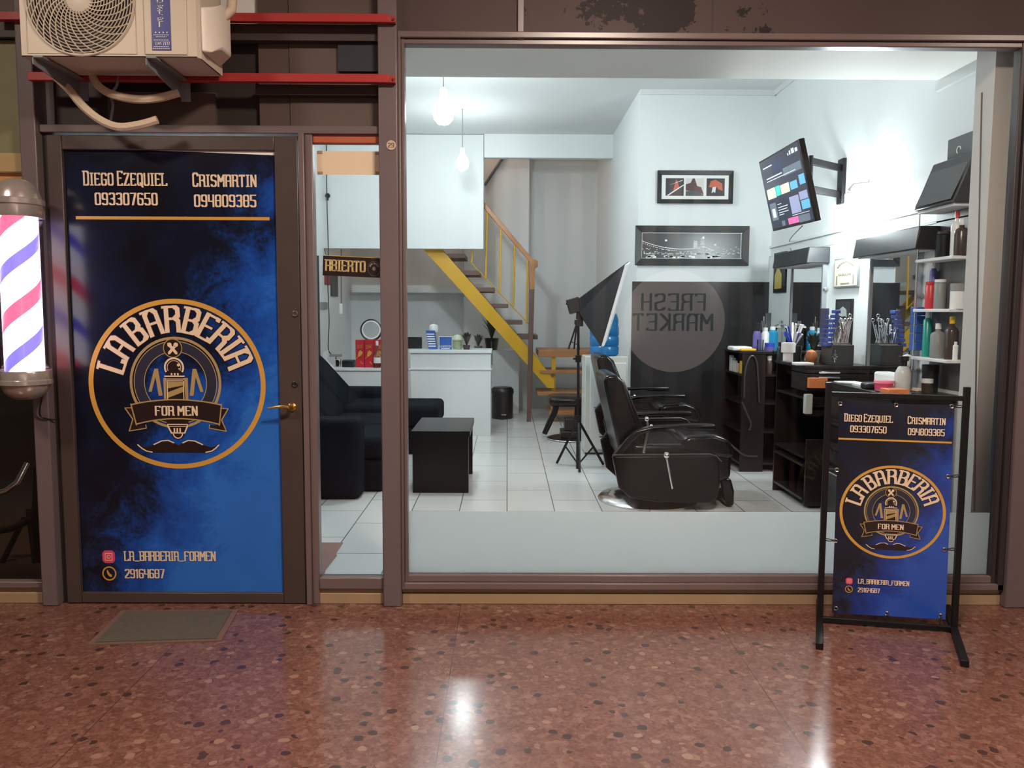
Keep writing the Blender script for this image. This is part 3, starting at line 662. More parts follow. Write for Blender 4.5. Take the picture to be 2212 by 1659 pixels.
q0, q1 = ax1 + .012, ax1 + .075
mb = MB().prism([(q0, -.385, az0 + .03), (q0 + .038, -.36, az0 + .03), (q0 + .064, -.30, az0 + .07), (q0 + .064, -.18, az0 + .07), (q0, -.15, az0 + .03)], (0, 0, .19))
mb.build('valve_cover', M_ACW, t, bevel=.008)
MB().tube([(q0 + .03, -.25, az0 + .20), (q0 + .075, -.2, az0 + .27), (q0 + .085, -.19, az0 + .40), (q0 + .06, -.19, az0 + .52)], .022, 12).build('pipe_bundle', M_HOSE, t, smooth=True)
for sx_, lab in ((FX(116, 140, -.3), 'grey angle bracket under the fan end of the air conditioner'), (FX(352, 140, -.3), 'grey angle bracket under the sticker end of the air conditioner')):
    t = thing('wall_bracket', lab, 'bracket', (sx_, -.05, az0 - .02), 'brackets carrying the air conditioner')
    MB().prism([(sx_ - .02, -.43, az0 - .008), (sx_ - .02, -.05, az0 - .008), (sx_ - .02, -.05, az0 - .085), (sx_ - .02, -.43, az0 - .04)], (.004, 0, 0)).build('web', M_GREY, t)
    MB().box(sx_ - .02, sx_ + .024, -.43, -.05, az0 - .012, az0 - .006).build('flange', M_GREY, t)
    MB().box(sx_ - .02, sx_ + .024, -.056, -.05, az0 - .10, az0 - .006).build('back_plate', M_GREY, t)
def tube_thing(n, lab, cat, pts, r, m, group=None):
    # Catmull-Rom through the points
    p = [Vector(q) for q in pts]; out = []
    for i in range(len(p) - 1):
        a, b, c, e2 = p[max(i - 1, 0)], p[i], p[i + 1], p[min(i + 2, len(p) - 1)]
        for k in range(6):
            s = k / 6; out.append(.5 * ((2 * b) + (c - a) * s + (2 * a - 5 * b + 4 * c - e2) * s * s + (3 * b - a - 3 * c + e2) * s ** 3))
    out.append(p[-1])
    o = MB().tube(out, r, 8).build(n, m, None, smooth=True); return tag(o, lab, cat, group)
tube_thing('drain_hose', 'longer cream wrapped hose drooping under the air conditioner', 'hose', [P(118, 163, -.12), P(148, 192, -.16), P(178, 228, -.18), P(215, 258, -.18), P(255, 274, -.18), P(300, 270, -.17), P(340, 259, -.16)], .019, M_HOSE)
tube_thing('drain_hose', 'shorter cream wrapped hose looping between the two brackets', 'hose', [P(200, 166, -.1), P(212, 185, -.14), P(240, 203, -.17), P(290, 214, -.18), P(340, 212, -.16), P(386, 200, -.13)], .019, M_HOSE)
tube_thing('power_cable', 'thin grey cable hanging behind the drooping hoses', 'cable', [P(258, 155, -.08), P(252, 185, -.08), P(240, 205, -.09), P(244, 228, -.09), P(239, 262, -.07)], .007, M_GREY)
# ------------------------------------------------------------------ barber pole
bc = P(47, 650, -.19); pz0, pz1 = P(52, 800, -.19).z, P(44, 470, -.19).z
bx = bc.x; by = -.19
t = thing('barber_pole', 'lit red, white and blue barber pole on the left post', 'barber pole', (bx, by, pz0))
o = MB().lathe([(.083, 0), (.083, pz1 - pz0)], (bx, by, pz0), 40).build('lit_spiral', M_POLE, t, smooth=True)
mb = MB().lathe([(.103, .0), (.103, pz1 - pz0)], (bx, by, pz0), 40); mb.f = mb.f[:-2]
mb.build('glass_cylinder', clear_mat('pole_glass', (0.95, 0.95, 0.97, 1)), t, smooth=True)
H = pz1 - pz0
prof = [(.085, 0), (.104, 0), (.107, .01), (.107, .055), (.115, .06), (.115, .085), (.104, .09), (.100, .105), (.09, .135), (.072, .162), (.045, .18), (.0, .187)]
MB().lathe([(r, h_ * .95) for r, h_ in prof], (bx, by, pz1), 40).build('top_cap', M_NICK, t, smooth=True)
MB().lathe([(r, -h_ * .75) for r, h_ in prof][::-1], (bx, by, pz0), 40).build('bottom_cap', M_NICK, t, smooth=True)
for z_ in (pz1, pz0 - .05): MB().box(bx + .05, xA0 + .05, by + .06, -.05, z_, z_ + .05).build('wall_mount', M_NICK, t, bevel=.004)
tube_thing('pole_cable', 'thin black cable from the foot of the barber pole', 'cable', [(bx + .04, by + .06, pz0 - .12), P(86, 895, -.07), P(104, 905, -.055), P(122, 906, -.02)], .004, M_BLACK)
# ------------------------------------------------------------------ neighbouring shop at the left edge, strip at the right edge
xn0 = -4.2
w = struct('wall_neighbour')
MB().box(xn0, xA0, .0, .08, FZ(84, 20), 3.7).build('upper_board', M_BOARD, w)
MB().box(xn0, xA0, -.03, .02, FZ(84, 20), FZ(70, 20)).build('rail', mat('dark_rail_paint', (0.05, 0.033, 0.03), 0.5), w)
MB().box(xn0, xA0, .02, .08, FZ(330, 20), FZ(84, 20)).build('green_board', mat('olive_board', (0.20, 0.19, 0.10), 0.5, noise=.1), w)
MB().box(xn0, xA0, .0, .08, FZ(372, 20), FZ(330, 20)).build('ledge', mat('ochre_ledge', (0.40, 0.29, 0.13), 0.5), w, bevel=.006)
MB().box(xn0, xA0, .03, .08, FZ(640, 20), FZ(372, 20)).build('orange_lit_board', mat('orange_lit_board', (0.50, 0.25, 0.085), 0.5), w)
w = struct('window_3', label='dark window of the neighbouring shop at the left edge')
MB().box(xn0, xA0, .024, .03, FZ(1255, 20), FZ(640, 20)).build('glass', M_GLASS, w)
MB().box(xn0, xA0, -.02, .06, zS2, FZ(1254, 20)).build('sill_rail', M_MULL, w, bevel=.004)
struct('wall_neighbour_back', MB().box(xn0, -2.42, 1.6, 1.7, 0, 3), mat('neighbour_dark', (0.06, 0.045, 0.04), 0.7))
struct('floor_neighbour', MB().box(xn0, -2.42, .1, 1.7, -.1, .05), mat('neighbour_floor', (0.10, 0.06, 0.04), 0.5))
k = P(4, 625, .022); o = MB().box(k.x - .09, k.x + .004, .018, .022, P(4, 655, .02).z, P(4, 590, .02).z).build('notice', M_PAPER); tag(o, 'white paper notice behind the barber pole at the left edge', 'notice')
cb = P(30, 1050, .55)
t = thing('chair', 'dark chair with curved chrome arm behind the neighbouring window', 'chair', (cb.x, .55, .05))
for q in ([P(88, 1010, .4), P(70, 1010, .4), P(66, 1120, .45), P(75, 1235, .5), P(90, 1235, .5)],): MB().prism([Vector(p) for p in q], (0, .04, 0)).build('backrest', M_LEATH, t, bevel=.006)
MB().tube([P(60, 1000, .38), P(50, 1020, .36), P(38, 1042, .34), P(14, 1060, .33), P(-20, 1070, .33)], .016, 10).build('armrest', M_CHROME, t, smooth=True)
MB().tube([P(60, 1125, .45), P(30, 1140, .45), P(-20, 1150, .45)], .02, 10).build('seat_rail', M_LEATH, t, smooth=True)
for a, b in (((62, 1100), (80, 1245)), ((52, 1120), (-8, 1240))): MB().tube([P(*a, .5), P(*b, .5)], .016, 8).build('leg', M_BLKM, t, smooth=True)
w = struct('wall_neighbour_right')
MB().box(xR1, 4.2, .02, .1, FZ(900, 2205), 3.7).build('upper_board', M_BROWN, w)
MB().box(xR1, 4.2, .04, .1, FZ(1150, 2205), FZ(900, 2205)).build('orange_lit_board', mat('orange_lit_board', (0.50, 0.25, 0.085), 0.5), w)  # orange glow of the next shop, put into the board's colour
MB().box(xR1, 4.2, .0, .1, 0, FZ(1150, 2205)).build('lower_board', M_BOARD, w)
# ------------------------------------------------------------------ recessed mat
q = [G(262, 1318, .006), G(515, 1316, .006), G(478, 1383, .006), G(188, 1392, .006)]
t = thing('doormat', 'worn grey doormat on the terrazzo before the door', 'doormat', ((q[0] + q[2]) / 2).to_tuple()[:2] + (0,))
def shr(q, k): c = sum(q, Vector((0, 0, 0))) / len(q); return [c + (p - c) * k for p in q]
MB().prism([p * 1 - Vector((0, 0, .006)) for p in q][::-1], (0, 0, .005)).build('border', mat('mat_border', (0.16, 0.09, 0.07), 0.6, noise=.2, nscale=15), t)
MB().prism([p - Vector((0, 0, .003)) for p in shr(q, .9)][::-1], (0, 0, .006)).build('pile', mat('mat_pile', (0.085, 0.072, 0.056), 0.85, noise=.25, nscale=40, bump=.4), t)
# ------------------------------------------------------------------ banner on a black stand
fl, fr = G(1770, 1345), G(2060, 1366)         # where the posts meet their feet
el, er = G(1770, 1404), G(2084, 1442)
cen = (fl + fr) / 2
t = thing('banner_stand', 'black square tube stand holding the blue banner before the window', 'banner stand', (cen.x, cen.y, 0))
def postz(px, py, b): d_ = ray(px, py); return CAMP.z + d_.z * ((b.y - CAMP.y) / d_.y)
tl_, tr_ = postz(1790, 826, fl), postz(2090, 836, fr)
ax = (fr - fl).normalized(); ang = math.atan2(ax.y, ax.x); RZ = Matrix.Rotation(ang, 3, 'Z')
for b, top in ((fl, tl_), (fr, tr_)):
    MB().cbox((b.x, b.y, (top + .02) / 2), (.026, .026, top - .02), RZ).build('post', M_BLKM, t, bevel=.002)
for b, e_ in ((fl, el), (fr, er)):
    dv = (e_ - b); dv.z = 0; ln = dv.length; c = b + dv * .12; an = math.atan2(dv.y, dv.x)
    MB().cbox((c.x, c.y, .016), (ln * 1.76, .032, .03), Matrix.Rotation(an, 3, 'Z')).build('foot', M_BLKM, t, bevel=.003)
for zl, zr in ((postz(1788, 851, fl), postz(2088, 861, fr)), (postz(1773, 1336, fl), postz(2064, 1358, fr))):
    a, b = Vector((fl.x, fl.y, zl)), Vector((fr.x, fr.y, zr)); dd = b - a
    rot = Matrix((ax, Vector((-ax.y, ax.x, 0)), Vector((0, 0, 1)))).transposed()
    yv = Vector((-ax.y, ax.x, 0)); q = [a - yv * .011 + Vector((0, 0, -.011)), a + yv * .011 + Vector((0, 0, -.011)), a + yv * .011 + Vector((0, 0, .011)), a - yv * .011 + Vector((0, 0, .011))]
    MB().prism(q, dd).build('crossbar', M_BLKM, t, bevel=.002)
nb = Vector((ax.y, -ax.x, 0))                 # towards the camera
def onb(px, py, off=.0):
    d_ = ray(px, py); o_ = fl + nb * off; s_ = (o_ - CAMP).dot(nb) / d_.dot(nb); return CAMP + d_ * s_
c4 = [onb(1813, 868), onb(2062, 876), onb(2042, 1338), onb(1797, 1324)]
bn = thing('vinyl_banner', 'blue and black vinyl banner tied inside the black stand', 'banner', tuple((c4[2] + c4[3]) / 2))
fB = sheet_map(*c4)
grid_sheet(fB, 6, 10, .0012).build('sheet', M_PRINT_B, bn)
def fBl(u, v, k):          # the banner's layout: same artwork, spaced a little differently
    if v < .2: return fB(.49 + (u - .5) * 1.07, v * 1.16, k)
    if v > .85: return fB(u + .01, v - .077, k)
    return fB(.5 + (u - .5) * 1.084, .505 + (v - .518) * 1.135, k)
printed(bn, fBl)
printed(bn, fBl, back=True, only=('lettering', 'gold_ring'))
def eye(px, py, qx, qy):
    c = onb(px, py, .003); mb = MB()
    bb = basis(nb); mb.tube([c + (bb[0] * math.cos(2 * math.pi * i / 16) + bb[1] * math.sin(2 * math.pi * i / 16)) * .008 for i in range(16)], .0028, 6, closed=True)
    mb.build('eyelet', M_CHROME, bn, smooth=True)
    e_ = onb(qx, qy, .004); e2 = onb(qx, qy + 3, -.016)
    MB().tube([c, (c + e_) / 2 + Vector((0, 0, .003)), e_], .0026, 6).tube([c, (c + e2) / 2 - Vector((0, 0, .004)), e2], .0026, 6).build('tie', M_BLACK, bn, smooth=True)
for a in ((1815, 872, 1815, 850), (1936, 875, 1936, 854), (2056, 878, 2086, 876), (1808, 1015, 1781, 1013), (2048, 1029, 2078, 1026), (1805, 1168, 1776, 1163), (2040, 1187, 2072, 1184), (1806, 1314, 1801, 1338), (1916, 1325, 1916, 1345), (2032, 1330, 2030, 1354)): eye(*a)
# ------------------------------------------------------------------ shop shell
LX, RX, PX, PY_, LY, BY = -2.24, 2.58, 1.27, 3.98, 5.98, 7.66      # left wall, right wall, corner of the picture wall, loft plane, back wall
CZ, SZ = 3.615, 2.866
struct('wall_left', MB().box(LX - .1, LX, .06, BY, 0, 4.7), M_WALL, 'white left wall of the shop')
struct('wall_right', MB().box(RX, RX + .1, .06, PY_ + .1, 0, CZ), M_WALL, 'white right wall with the mirrors')
struct('wall_picture', MB().box(PX, RX + .1, PY_, PY_ + .12, 0, CZ).box(PX, PX + .12, PY_ + .12, BY, 0, 4.7), M_WALL, 'white wall carrying the two framed pictures and the black panel')
struct('wall_back', MB().box(LX - .1, PX + .1, BY, BY + .1, 0, 4.7), M_WALL, 'white wall behind the staircase')
struct('ceiling', MB().box(LX - .1, RX + .1, .06, LY, CZ, CZ + .1), M_CEIL, 'white ceiling of the shop')
struct('ceiling_stairwell', MB().box(LX - .1, PX + .1, LY, BY + .1, 4.7, 4.8), M_CEIL)
struct('ceiling_soffit', MB().box(LX, RX, .09, P(1300, 184, .9).y + .02, SZ, CZ), M_SOFF, 'lower soffit just inside the shop window')
lx = FX(1045, 420, LY); lz = FZ(537, 900, LY); bz = FZ(341, 1200, LY)
struct('wall_loft', MB().prism([(LX, LY, lz), (lx, LY, lz), (lx, LY, bz), (PX + .1, LY, bz), (PX + .1, LY, 4.7), (LX, LY, 4.7)][::-1], (0, .10, 0)), M_WALL, 'white loft front hanging over the reception desk')
struct('ceiling_loft', MB().box(LX, lx - .02, LY + .1, LY + .16, lz + .002, lz + .05), M_CEIL)
struct('trim_4', MB().box(lx - .004, lx + .004, LY - .004, LY, lz, CZ).box(LX, lx, LY - .004, LY, CZ - .012, CZ - .004), mat('loft_edge_grey', (0.2, 0.22, 0.23), 0.6))
nx = FX(1001, 690, BY - .5)
struct('wall_niche_side', MB().box(nx, nx + .9, BY - .28, BY, 0, 4.7), M_WALL)
struct('wall_niche_ledge', MB().box(FX(760, 640, BY - .4), nx + .02, BY - .4, BY, FZ(632, 900, BY - .4), FZ(616, 900, BY - .4)), M_WALL, None, bevel=.004)
struct('wall_half', MB().box(FX(1064, 800, 6.95), FX(1121, 800, 6.95), 6.95, BY - .28, 0, FZ(757, 1090, 6.95)), M_WALL, 'low white half wall right of the reception desk')
# picture-rail moulding and raised panel along the right wall
dz = RW(1894, 479).z
struct('trim_2', MB().box(RX - .018, RX, .35, PY_, dz - .012, dz + .012).box(RX - .012, RX, .35, PY_, 0.05, dz - .085).box(RX - .014, RX, .35, PY_, dz - .1, dz - .085), M_WALL, 'thin white moulding along the right wall', bevel=.003)
struct('trim_3', MB().box(RX - .02, RX, .95, PY_, CZ - .05, CZ).box(PX, RX, PY_ - .02, PY_, CZ - .05, CZ).box(RX - .025, RX, .3, .95, SZ - .06, SZ), M_CEIL)
struct('wall_column', MB().box(2.43, RX, .13, .30, FL, SZ), mat('column_paint', (0.50, 0.47, 0.44), 0.6))
tube_thing('hanging_cord', 'thin dark cord hanging down the column beside the banner', 'cord', [P(2121, 200, .12), P(2112, 600, .12), P(2107, 900, .12), P(2105, 1085, .12), P(2104, 1100, .12)], .004, mat('cord_brown', (0.12, 0.09, 0.08), 0.6))
q = [G(690, 1172, FL + .002), G(742, 1172, FL + .002), G(726, 1196, FL + .002), G(728, 1200, FL + .002), G(703, 1232, FL + .002), G(700, 1246, FL + .002), G(672, 1246, FL + .002), G(672, 1172, FL + .002)]
struct('floor_patch', MB().prism(q[::-1], (0, 0, .001)), mat('bare_screed', (0.24, 0.12, 0.10), 0.7, noise=.15, nscale=12), 'bare reddish patch where floor tiles are missing')
# ------------------------------------------------------------------ lamps
def bulb(px, py, Y, r, lab, power, ceil=True):
    c = P(px, py, Y)
    t = thing('light_bulb', lab, 'bulb', (c.x, c.y, c.z), 'lit bulbs in the shop')
    MB().lathe([(0, -r * 1.15), (r * .5, -r * 1.05), (r * .88, -r * .6), (r, -r * .05), (r * .86, r * .55), (r * .5, r * 1.0), (r * .32, r * 1.4)], tuple(c), 28).build('glass_globe', bulb_mat(power), t, smooth=True)
    MB().lathe([(r * .33, r * 1.35), (r * .36, r * 1.5), (r * .36, r * 2.1), (r * .15, r * 2.3)], tuple(c), 20).build('socket', M_WHITE, t, smooth=True)
    if ceil: MB().tube([(c.x, c.y, c.z + r * 2.2), (c.x, c.y, CZ)], .004, 6).build('cord', M_GREYP, t, smooth=True)
    return t, c
bulb(958, 243, 2.6, .085, 'larger lit bulb hanging nearest the shop window', 335)
bulb(999, 352, 4.75, .07, 'lit bulb hanging lower before the white loft front', 115)
t, c = bulb(1832, 472, 1.86, .082, 'glaring lit bulb on the right wall over the mirrors', 240, ceil=False)
MB().tube([(c.x, c.y, c.z + .2), (c.x + .03, c.y, c.z + .24), (RX, c.y, c.z + .25)], .012, 8).build('wall_arm', M_WHITE, t, smooth=True)
# ------------------------------------------------------------------ left side: sofa, table, desk
o = FX(738, 980, 1.85); 
t = thing('sofa', 'navy black L shaped sofa along the left wall', 'sofa', (-1.5, 3.2, FL))
ax_, ay0, ay1 = FX(777, 1000, 1.84), 1.84, 2.06
MB().box(LX + .06, ax_, ay0, ay0 + .26, FL, FZ(907, 730, 1.84)).build('armrest', M_SOFA, t, smooth=True, bevel=.05, seg=4)
MB().box(LX + .06, FX(827, 1000, 2.12), 2.11, 3.72, FL, .34).build('base', M_SOFA, t, bevel=.03, seg=3)
for i, (y0, y1) in enumerate(((2.12, 2.9), (2.91, 3.7), (3.74, 4.48))):
    if i < 2: MB().box(LX + .35, FX(826, 1000, 2.12) + .02, y0, y1, .34, .52).build('seat_cushion', M_SOFA, t, smooth=True, bevel=.06, seg=4)
    zt = 1.02
    MB().prism([(LX + .03, y0, .40), (LX + .03, y0, zt), (LX + .28, y0, zt + .02), (LX + .36, y0, .96), (LX + .68, y0, .60), (LX + .70, y0, .40)], (0, y1 - y0, 0)).build('backrest', M_SOFA, t, smooth=True, bevel=.06, seg=4)
cxr = FX(948, 890, 3.8)
MB().box(LX + .06, cxr - .16, 3.74, 4.75, FL, .36).build('base', M_SOFA, t, bevel=.03, seg=3)
MB().box(LX + .3, cxr, 3.73, 4.50, .36, FZ(877, 900, 3.75)).build('seat_cushion', M_SOFA, t, smooth=True, bevel=.05, seg=4)
MB().box(LX + .06, cxr - .55, 4.5, 4.78, .36, FZ(838, 780, 4.5)).build('backrest', M_SOFA, t, smooth=True, bevel=.06, seg=4)
y1, y2 = 2.09, 2.86; zt = FZ(931, 950, y1)
x0, x1 = FX(891, 1000, y1), FX(1012, 1000, y1)
t = thing('coffee_table', 'small black lacquered table with panel legs beside the sofa', 'table', ((x0 + x1) / 2, 2.5, FL))
MB().box(x0 - .01, x1 + .012, y1 - .012, y2 + .01, zt - .045, zt).build('table_top', M_TABLE, t, bevel=.003)
MB().box(x0, x1, y1, y1 + .05, FL, zt - .045).build('panel_leg', M_TABLE, t, bevel=.002)
MB().box(x0, x1, y2 - .05, y2, FL, zt - .045).build('panel_leg', M_TABLE, t, bevel=.002)
# reception desk
dy = 4.95; d0, d1 = FX(887, 850, dy), FX(1060, 850, dy); dzt, dzl = FZ(756, 970, dy), FZ(796, 970, dy)
M_DESK = mat('white_laminate', (0.72, 0.75, 0.76), 0.35)
t = thing('reception_desk', 'white reception desk with a raised end beside the stairs', 'desk', ((d0 + d1) / 2 - .4, dy + .3, FL))
MB().box(d0, d1, dy, dy + .03, FL, dzt - .04).box(d1 - .03, d1, dy + .031, dy + .44, FL, dzt - .04).box(d0, d0 + .03, dy + .031, dy + .44, FL, dzt - .04).build('front_panel', M_DESK, t, bevel=.002)
MB().box(d0 - .015, d1 + .01, dy - .02, dy + .45, dzt - .035, dzt).build('raised_top', M_DESK, t, bevel=.003)
MB().box(d0 - .02, d1 + .012, dy - .012, dy + .62, dzl - .018, dzl).build('ledge', M_DESK, t, bevel=.002)
MB().box(LX + .01, d0 - .04, dy, dy + .03, FL, dzl - .03).build('front_panel', M_DESK, t, bevel=.002)
MB().box(LX + .005, d0 - .03, dy - .015, dy + .62, dzl - .03, dzl).build('work_top', M_DESK, t, bevel=.003)
# small helpers for things standing on a surface
def lathe_thing(name, lab, cat, px, py, Y, prof, m, parts=(), group=None, z=None, n=20, xy=None):
    """prof in metres from the foot; foot at pixel px,py on plane Y (or at height z)"""
    c = Vector(xy) if xy else P(px, py, Y)
    if z is not None: c.z = z
    t = thing(name, lab, cat, tuple(c), group)
    MB().lathe(prof, tuple(c), n).build('body', m, t, smooth=True)
    for pn, pp, pm in parts: MB().lathe(pp, tuple(c), n).build(pn, pm, t, smooth=True)
    return t
def box_thing(name, lab, cat, x0, x1, y0, y1, z0, z1, m, group=None, bevel=.003):
    return tag(MB().box(x0, x1, y0, y1, z0, z1).build(name, m, None, bevel=bevel), lab, cat, group)
def pbox(name, lab, cat, px0, px1, py0, Y, depth, m, z0, group=None, bevel=.003):
    """box seen between two pixel columns, top at pixel row py0, standing at height z0"""
    return box_thing(name, lab, cat, FX(px0, py0, Y), FX(px1, py0, Y), Y, Y + depth, z0, FZ(py0, (px0 + px1) / 2, Y), m, group, bevel)
Yd = dy + .12
pbox('monitor', 'low black monitor at the left of the raised desk top', 'monitor', 879, 911, 728, dy + .3, .04, M_BLACK, dzt)
mb = MB(); a, b = FX(922, 735, Yd), FX(944, 735, Yd); h = FZ(714, 930, Yd)
t = thing('leaflet_rack', 'leaning blue and white leaflet rack on the raised desk top', 'leaflet rack', ((a + b) / 2, Yd, dzt))
MB().prism([(a + .02, Yd, dzt), (b, Yd, dzt), (b - .03, Yd, h), (a - .01, Yd, h)], (0, .08, 0)).build('rack', M_BLUEP, t)
for i in range(6):
    z = dzt + .03 + (h - dzt - .05) * i / 6; s = .016 - .025 * i / 6
    MB().prism([(a + s + .004, Yd - .006, z), (b - .012 - .02 * i / 6, Yd - .006, z), (b - .012 - .02 * i / 6, Yd - .006, z + .013), (a + s + .004, Yd - .006, z + .013)], (0, .006, 0)).build('leaflet', M_PAPER, t)
lathe_thing('table_lamp', 'small round white lamp behind the leaflet rack', 'lamp', 937, 757, Yd + .16, [(.05, 0), (.05, .015), (.012, .02), (.012, .17), (.045, .19), (.055, .23), (.045, .27), (.0, .285)], M_WHITE, z=dzt)
a, b, h = FX(949, 740, Yd), FX(976, 740, Yd), FZ(728, 960, Yd)
t = thing('sign_box', 'small blue sign box with white lettering on the raised desk top', 'sign', ((a + b) / 2, Yd, dzt))
MB().box(a, b, Yd, Yd + .05, dzt, h).build('box', M_BLUEP, t, bevel=.002)
MB().box(a - .006, a, Yd - .004, Yd + .05, dzt, h).box(b, b + .005, Yd - .004, Yd + .05, dzt, h).box(a - .006, b + .005, Yd - .004, Yd + .05, h, h + .005).build('edge_frame', M_WHITE, t)
mb = MB()
for pg in line('LA BARBERIA', a + .006, b - .006, 0, .022): mb.face([(u, Yd - .002, dzt + .046 - v) for u, v in pg])
mb.face([(u, Yd - .002, z) for u, z in ((a + .02, dzt + .008), (b - .02, dzt + .008), (b - .02, dzt + .016), (a + .02, dzt + .016))])
mb.build('lettering', M_WHITE, t)
def leaves(mb, c, n, h, sp, w, seed, up=.7):
    rn = random.Random(seed)
    for i in range(n):
        a = rn.uniform(0, 6.28); l = h * rn.uniform(.6, 1); t_ = rn.uniform(.1, 1) * sp
        tip = Vector(c) + Vector((math.cos(a) * t_, math.sin(a) * t_, l)); m = Vector(c) + Vector((math.cos(a) * t_ * .45, math.sin(a) * t_ * .45, l * up))
        s = Vector((-math.sin(a), math.cos(a), 0)) * w
        mb.add([Vector(c) - s * .3, Vector(c) + s * .3, m + s, tip, m - s, m + Vector((0, 0, -w * .6))], [(0, 1, 2, 5), (0, 5, 4), (5, 2, 3), (5, 3, 4)])
    return mb
def plant(lab, px, py, Y, pr, ph, pm, lm, n, h, sp, w, seed, z):
    c = P(px, py, Y); c.z = z
    t = thing('potted_plant', lab, 'plant', tuple(c), 'little plants by the reception desk')
    MB().lathe([(pr * .75, 0), (pr, ph), (pr * .85, ph), (pr * .8, ph * .9)], tuple(c), 18).build('pot', pm, t, smooth=True)
    leaves(MB(), (c.x, c.y, c.z + ph * .85), n, h, sp, w, seed).build('foliage', lm, t, smooth=True)
lathe_thing('storage_jar', 'pale green jar with domed lid on the raised desk top', 'jar', 988, 757, Yd, [(.045, 0), (.048, .09), (.04, .1)], mat('sage_jar', (0.30, 0.36, 0.22), 0.4), [('lid', [(.052, .1), (.06, .115), (.05, .15), (.015, .165), (.0, .17)], mat('pale_lid', (0.55, 0.60, 0.45), 0.4))], z=dzt)
plant('bushy little brown leaved plant on the raised desk top', 1008, 757, Yd, .045, .05, M_AMBER, mat('brown_leaf', (0.06, 0.045, 0.035), 0.5), 64, .16, .075, .016, 3, dzt)
zh = FZ(757, 1090, 6.95)
plant('small grey green succulent behind the desk corner', 1033, 757, 7.05, .06, .06, M_GREYP, mat('grey_leaf', (0.10, 0.12, 0.11), 0.5), 56, .18, .10, .018, 5, FZ(757, 1030, 7.05))
box_thing('side_shelf', 'low white ledge behind the desk corner carrying succulents', 'shelf', FX(985, 757, 7.05), FX(1063, 757, 6.95), 6.98, BY - .28, zh - .04, zh, M_DESK)
plant('taller dark spiky plant under the stair stringer', 1062, 757, 7.12, .10, .16, mat('dark_pot', (0.03, 0.02, 0.025), 0.3), M_GREEN, 48, .36, .15, .022, 8, zh)
lathe_thing('glass_tumbler', 'clear glass tumbler before the dark spiky plant', 'glass', 1066, 757, 7.0, [(.04, 0), (.05, .12), (.047, .12), (.038, .008)], M_CLEAR, z=zh)
# low desk: boxes, bottle, ring light, oddments
Yl = dy + .12
for i, (a, b) in enumerate(((768, 786.5), (787.5, 806.5), (807.5, 827))):
    lab = ('red gold printed carton on the low desk, first from the wall', 'red gold printed carton on the low desk, between its two neighbours', 'red gold printed carton behind the clear bottle')[i]
    xa, xb, h = FX(a, 760, Yl), FX(b, 760, Yl), FZ(734, 790, Yl)
    t = thing('carton', lab, 'box', ((xa + xb) / 2, Yl, dzl), 'red cartons on the low desk')
    MB().box(xa, xb, Yl, Yl + .09, dzl, h).build('box', M_REDP, t, bevel=.002)
    w_ = xb - xa; hh = h - dzl
    mb = MB().prism([(xa + w_ * u, Yl - .002, dzl + hh * v) for u, v in ((.2, .36), (.5, .40), (.75, .47), (.85, .55), (.55, .62), (.35, .56), (.3, .46))], (0, .002, 0))
    mb.prism([(xa + w_ * u, Yl - .002, dzl + hh * v) for u, v in ((.08, .30), (.3, .38), (.34, .42), (.1, .35))], (0, .002, 0))
    mb.prism([(xa + w_ * u, Yl - .002, dzl + hh * v) for u, v in ((.55, .2), (.75, .12), (.92, .14), (.72, .16), (.6, .24))], (0, .002, 0))
    for k in range(3): mb.prism([(xa + w_ * u, Yl - .002, dzl + hh * (v + k * .05)) for u, v in ((.12, .68), (.8, .71), (.8, .725), (.12, .695))], (0, .002, 0))
    mb.build('printed_figure', M_GOLD, t)
lathe_thing('bottle', 'clear spirit bottle with white label before the red cartons', 'bottle', 815, 795, dy + .05, [(.038, 0), (.04, .12), (.03, .16), (.013, .2), (.013, .25)], M_CLEAR, [('label', [(.0408, .055), (.0408, .115)], M_PAPER), ('cap', [(.015, .25), (.015, .3), (.0, .302)], M_WHITE)], z=dzl)
c = P(802, 713, dy + .3)
t = thing('ring_light', 'round ring lamp standing behind the red cartons', 'ring light', (c.x, c.y, dzl))
MB().tube([c + Vector((math.cos(a) * .115, 0, math.sin(a) * .115)) for a in [2 * math.pi * i / 36 for i in range(36)]], .012, 8, closed=True).build('ring_housing', M_BLACK, t, smooth=True)
MB().tube([c + Vector((math.cos(a) * .10, -.008, math.sin(a) * .10)) for a in [2 * math.pi * i / 36 for i in range(36)]], .009, 8, closed=True).build('diffuser', M_WHITE, t, smooth=True)
MB().tube([(c.x, c.y, c.z - .115), (c.x, c.y, dzl + .01)], .008, 8).lathe([(.07, 0), (.07, .012), (.0, .02)], (c.x, c.y, dzl), 20).build('stand', M_BLACK, t, smooth=True)
pbox('router_box', 'black rounded box on the low desk beside the red cartons', 'box', 738, 764, 778, dy + .12, .14, M_BLACK, dzl, bevel=.012)
pbox('silver_stand', 'short silver stand on the low desk beside the black box', 'stand', 724, 734, 776, dy + .1, .08, M_CHROME, dzl, bevel=.008)
a = FX(696, 775, dy + .06)
t = thing('cardboard_flap', 'folded white card leaning at the wall end of the low desk', 'card', (a, dy + .1, dzl))
MB().prism([P(697, 795, dy + .04), P(722, 795, dy + .04), P(705, 775, dy + .04)], (0, .006, 0)).prism([P(696, 796, dy + .05), P(700, 796, dy + .05), P(706, 757, dy + .05), P(698, 762, dy + .05)], (0, .1, 0)).build('card', M_PAPER, t)
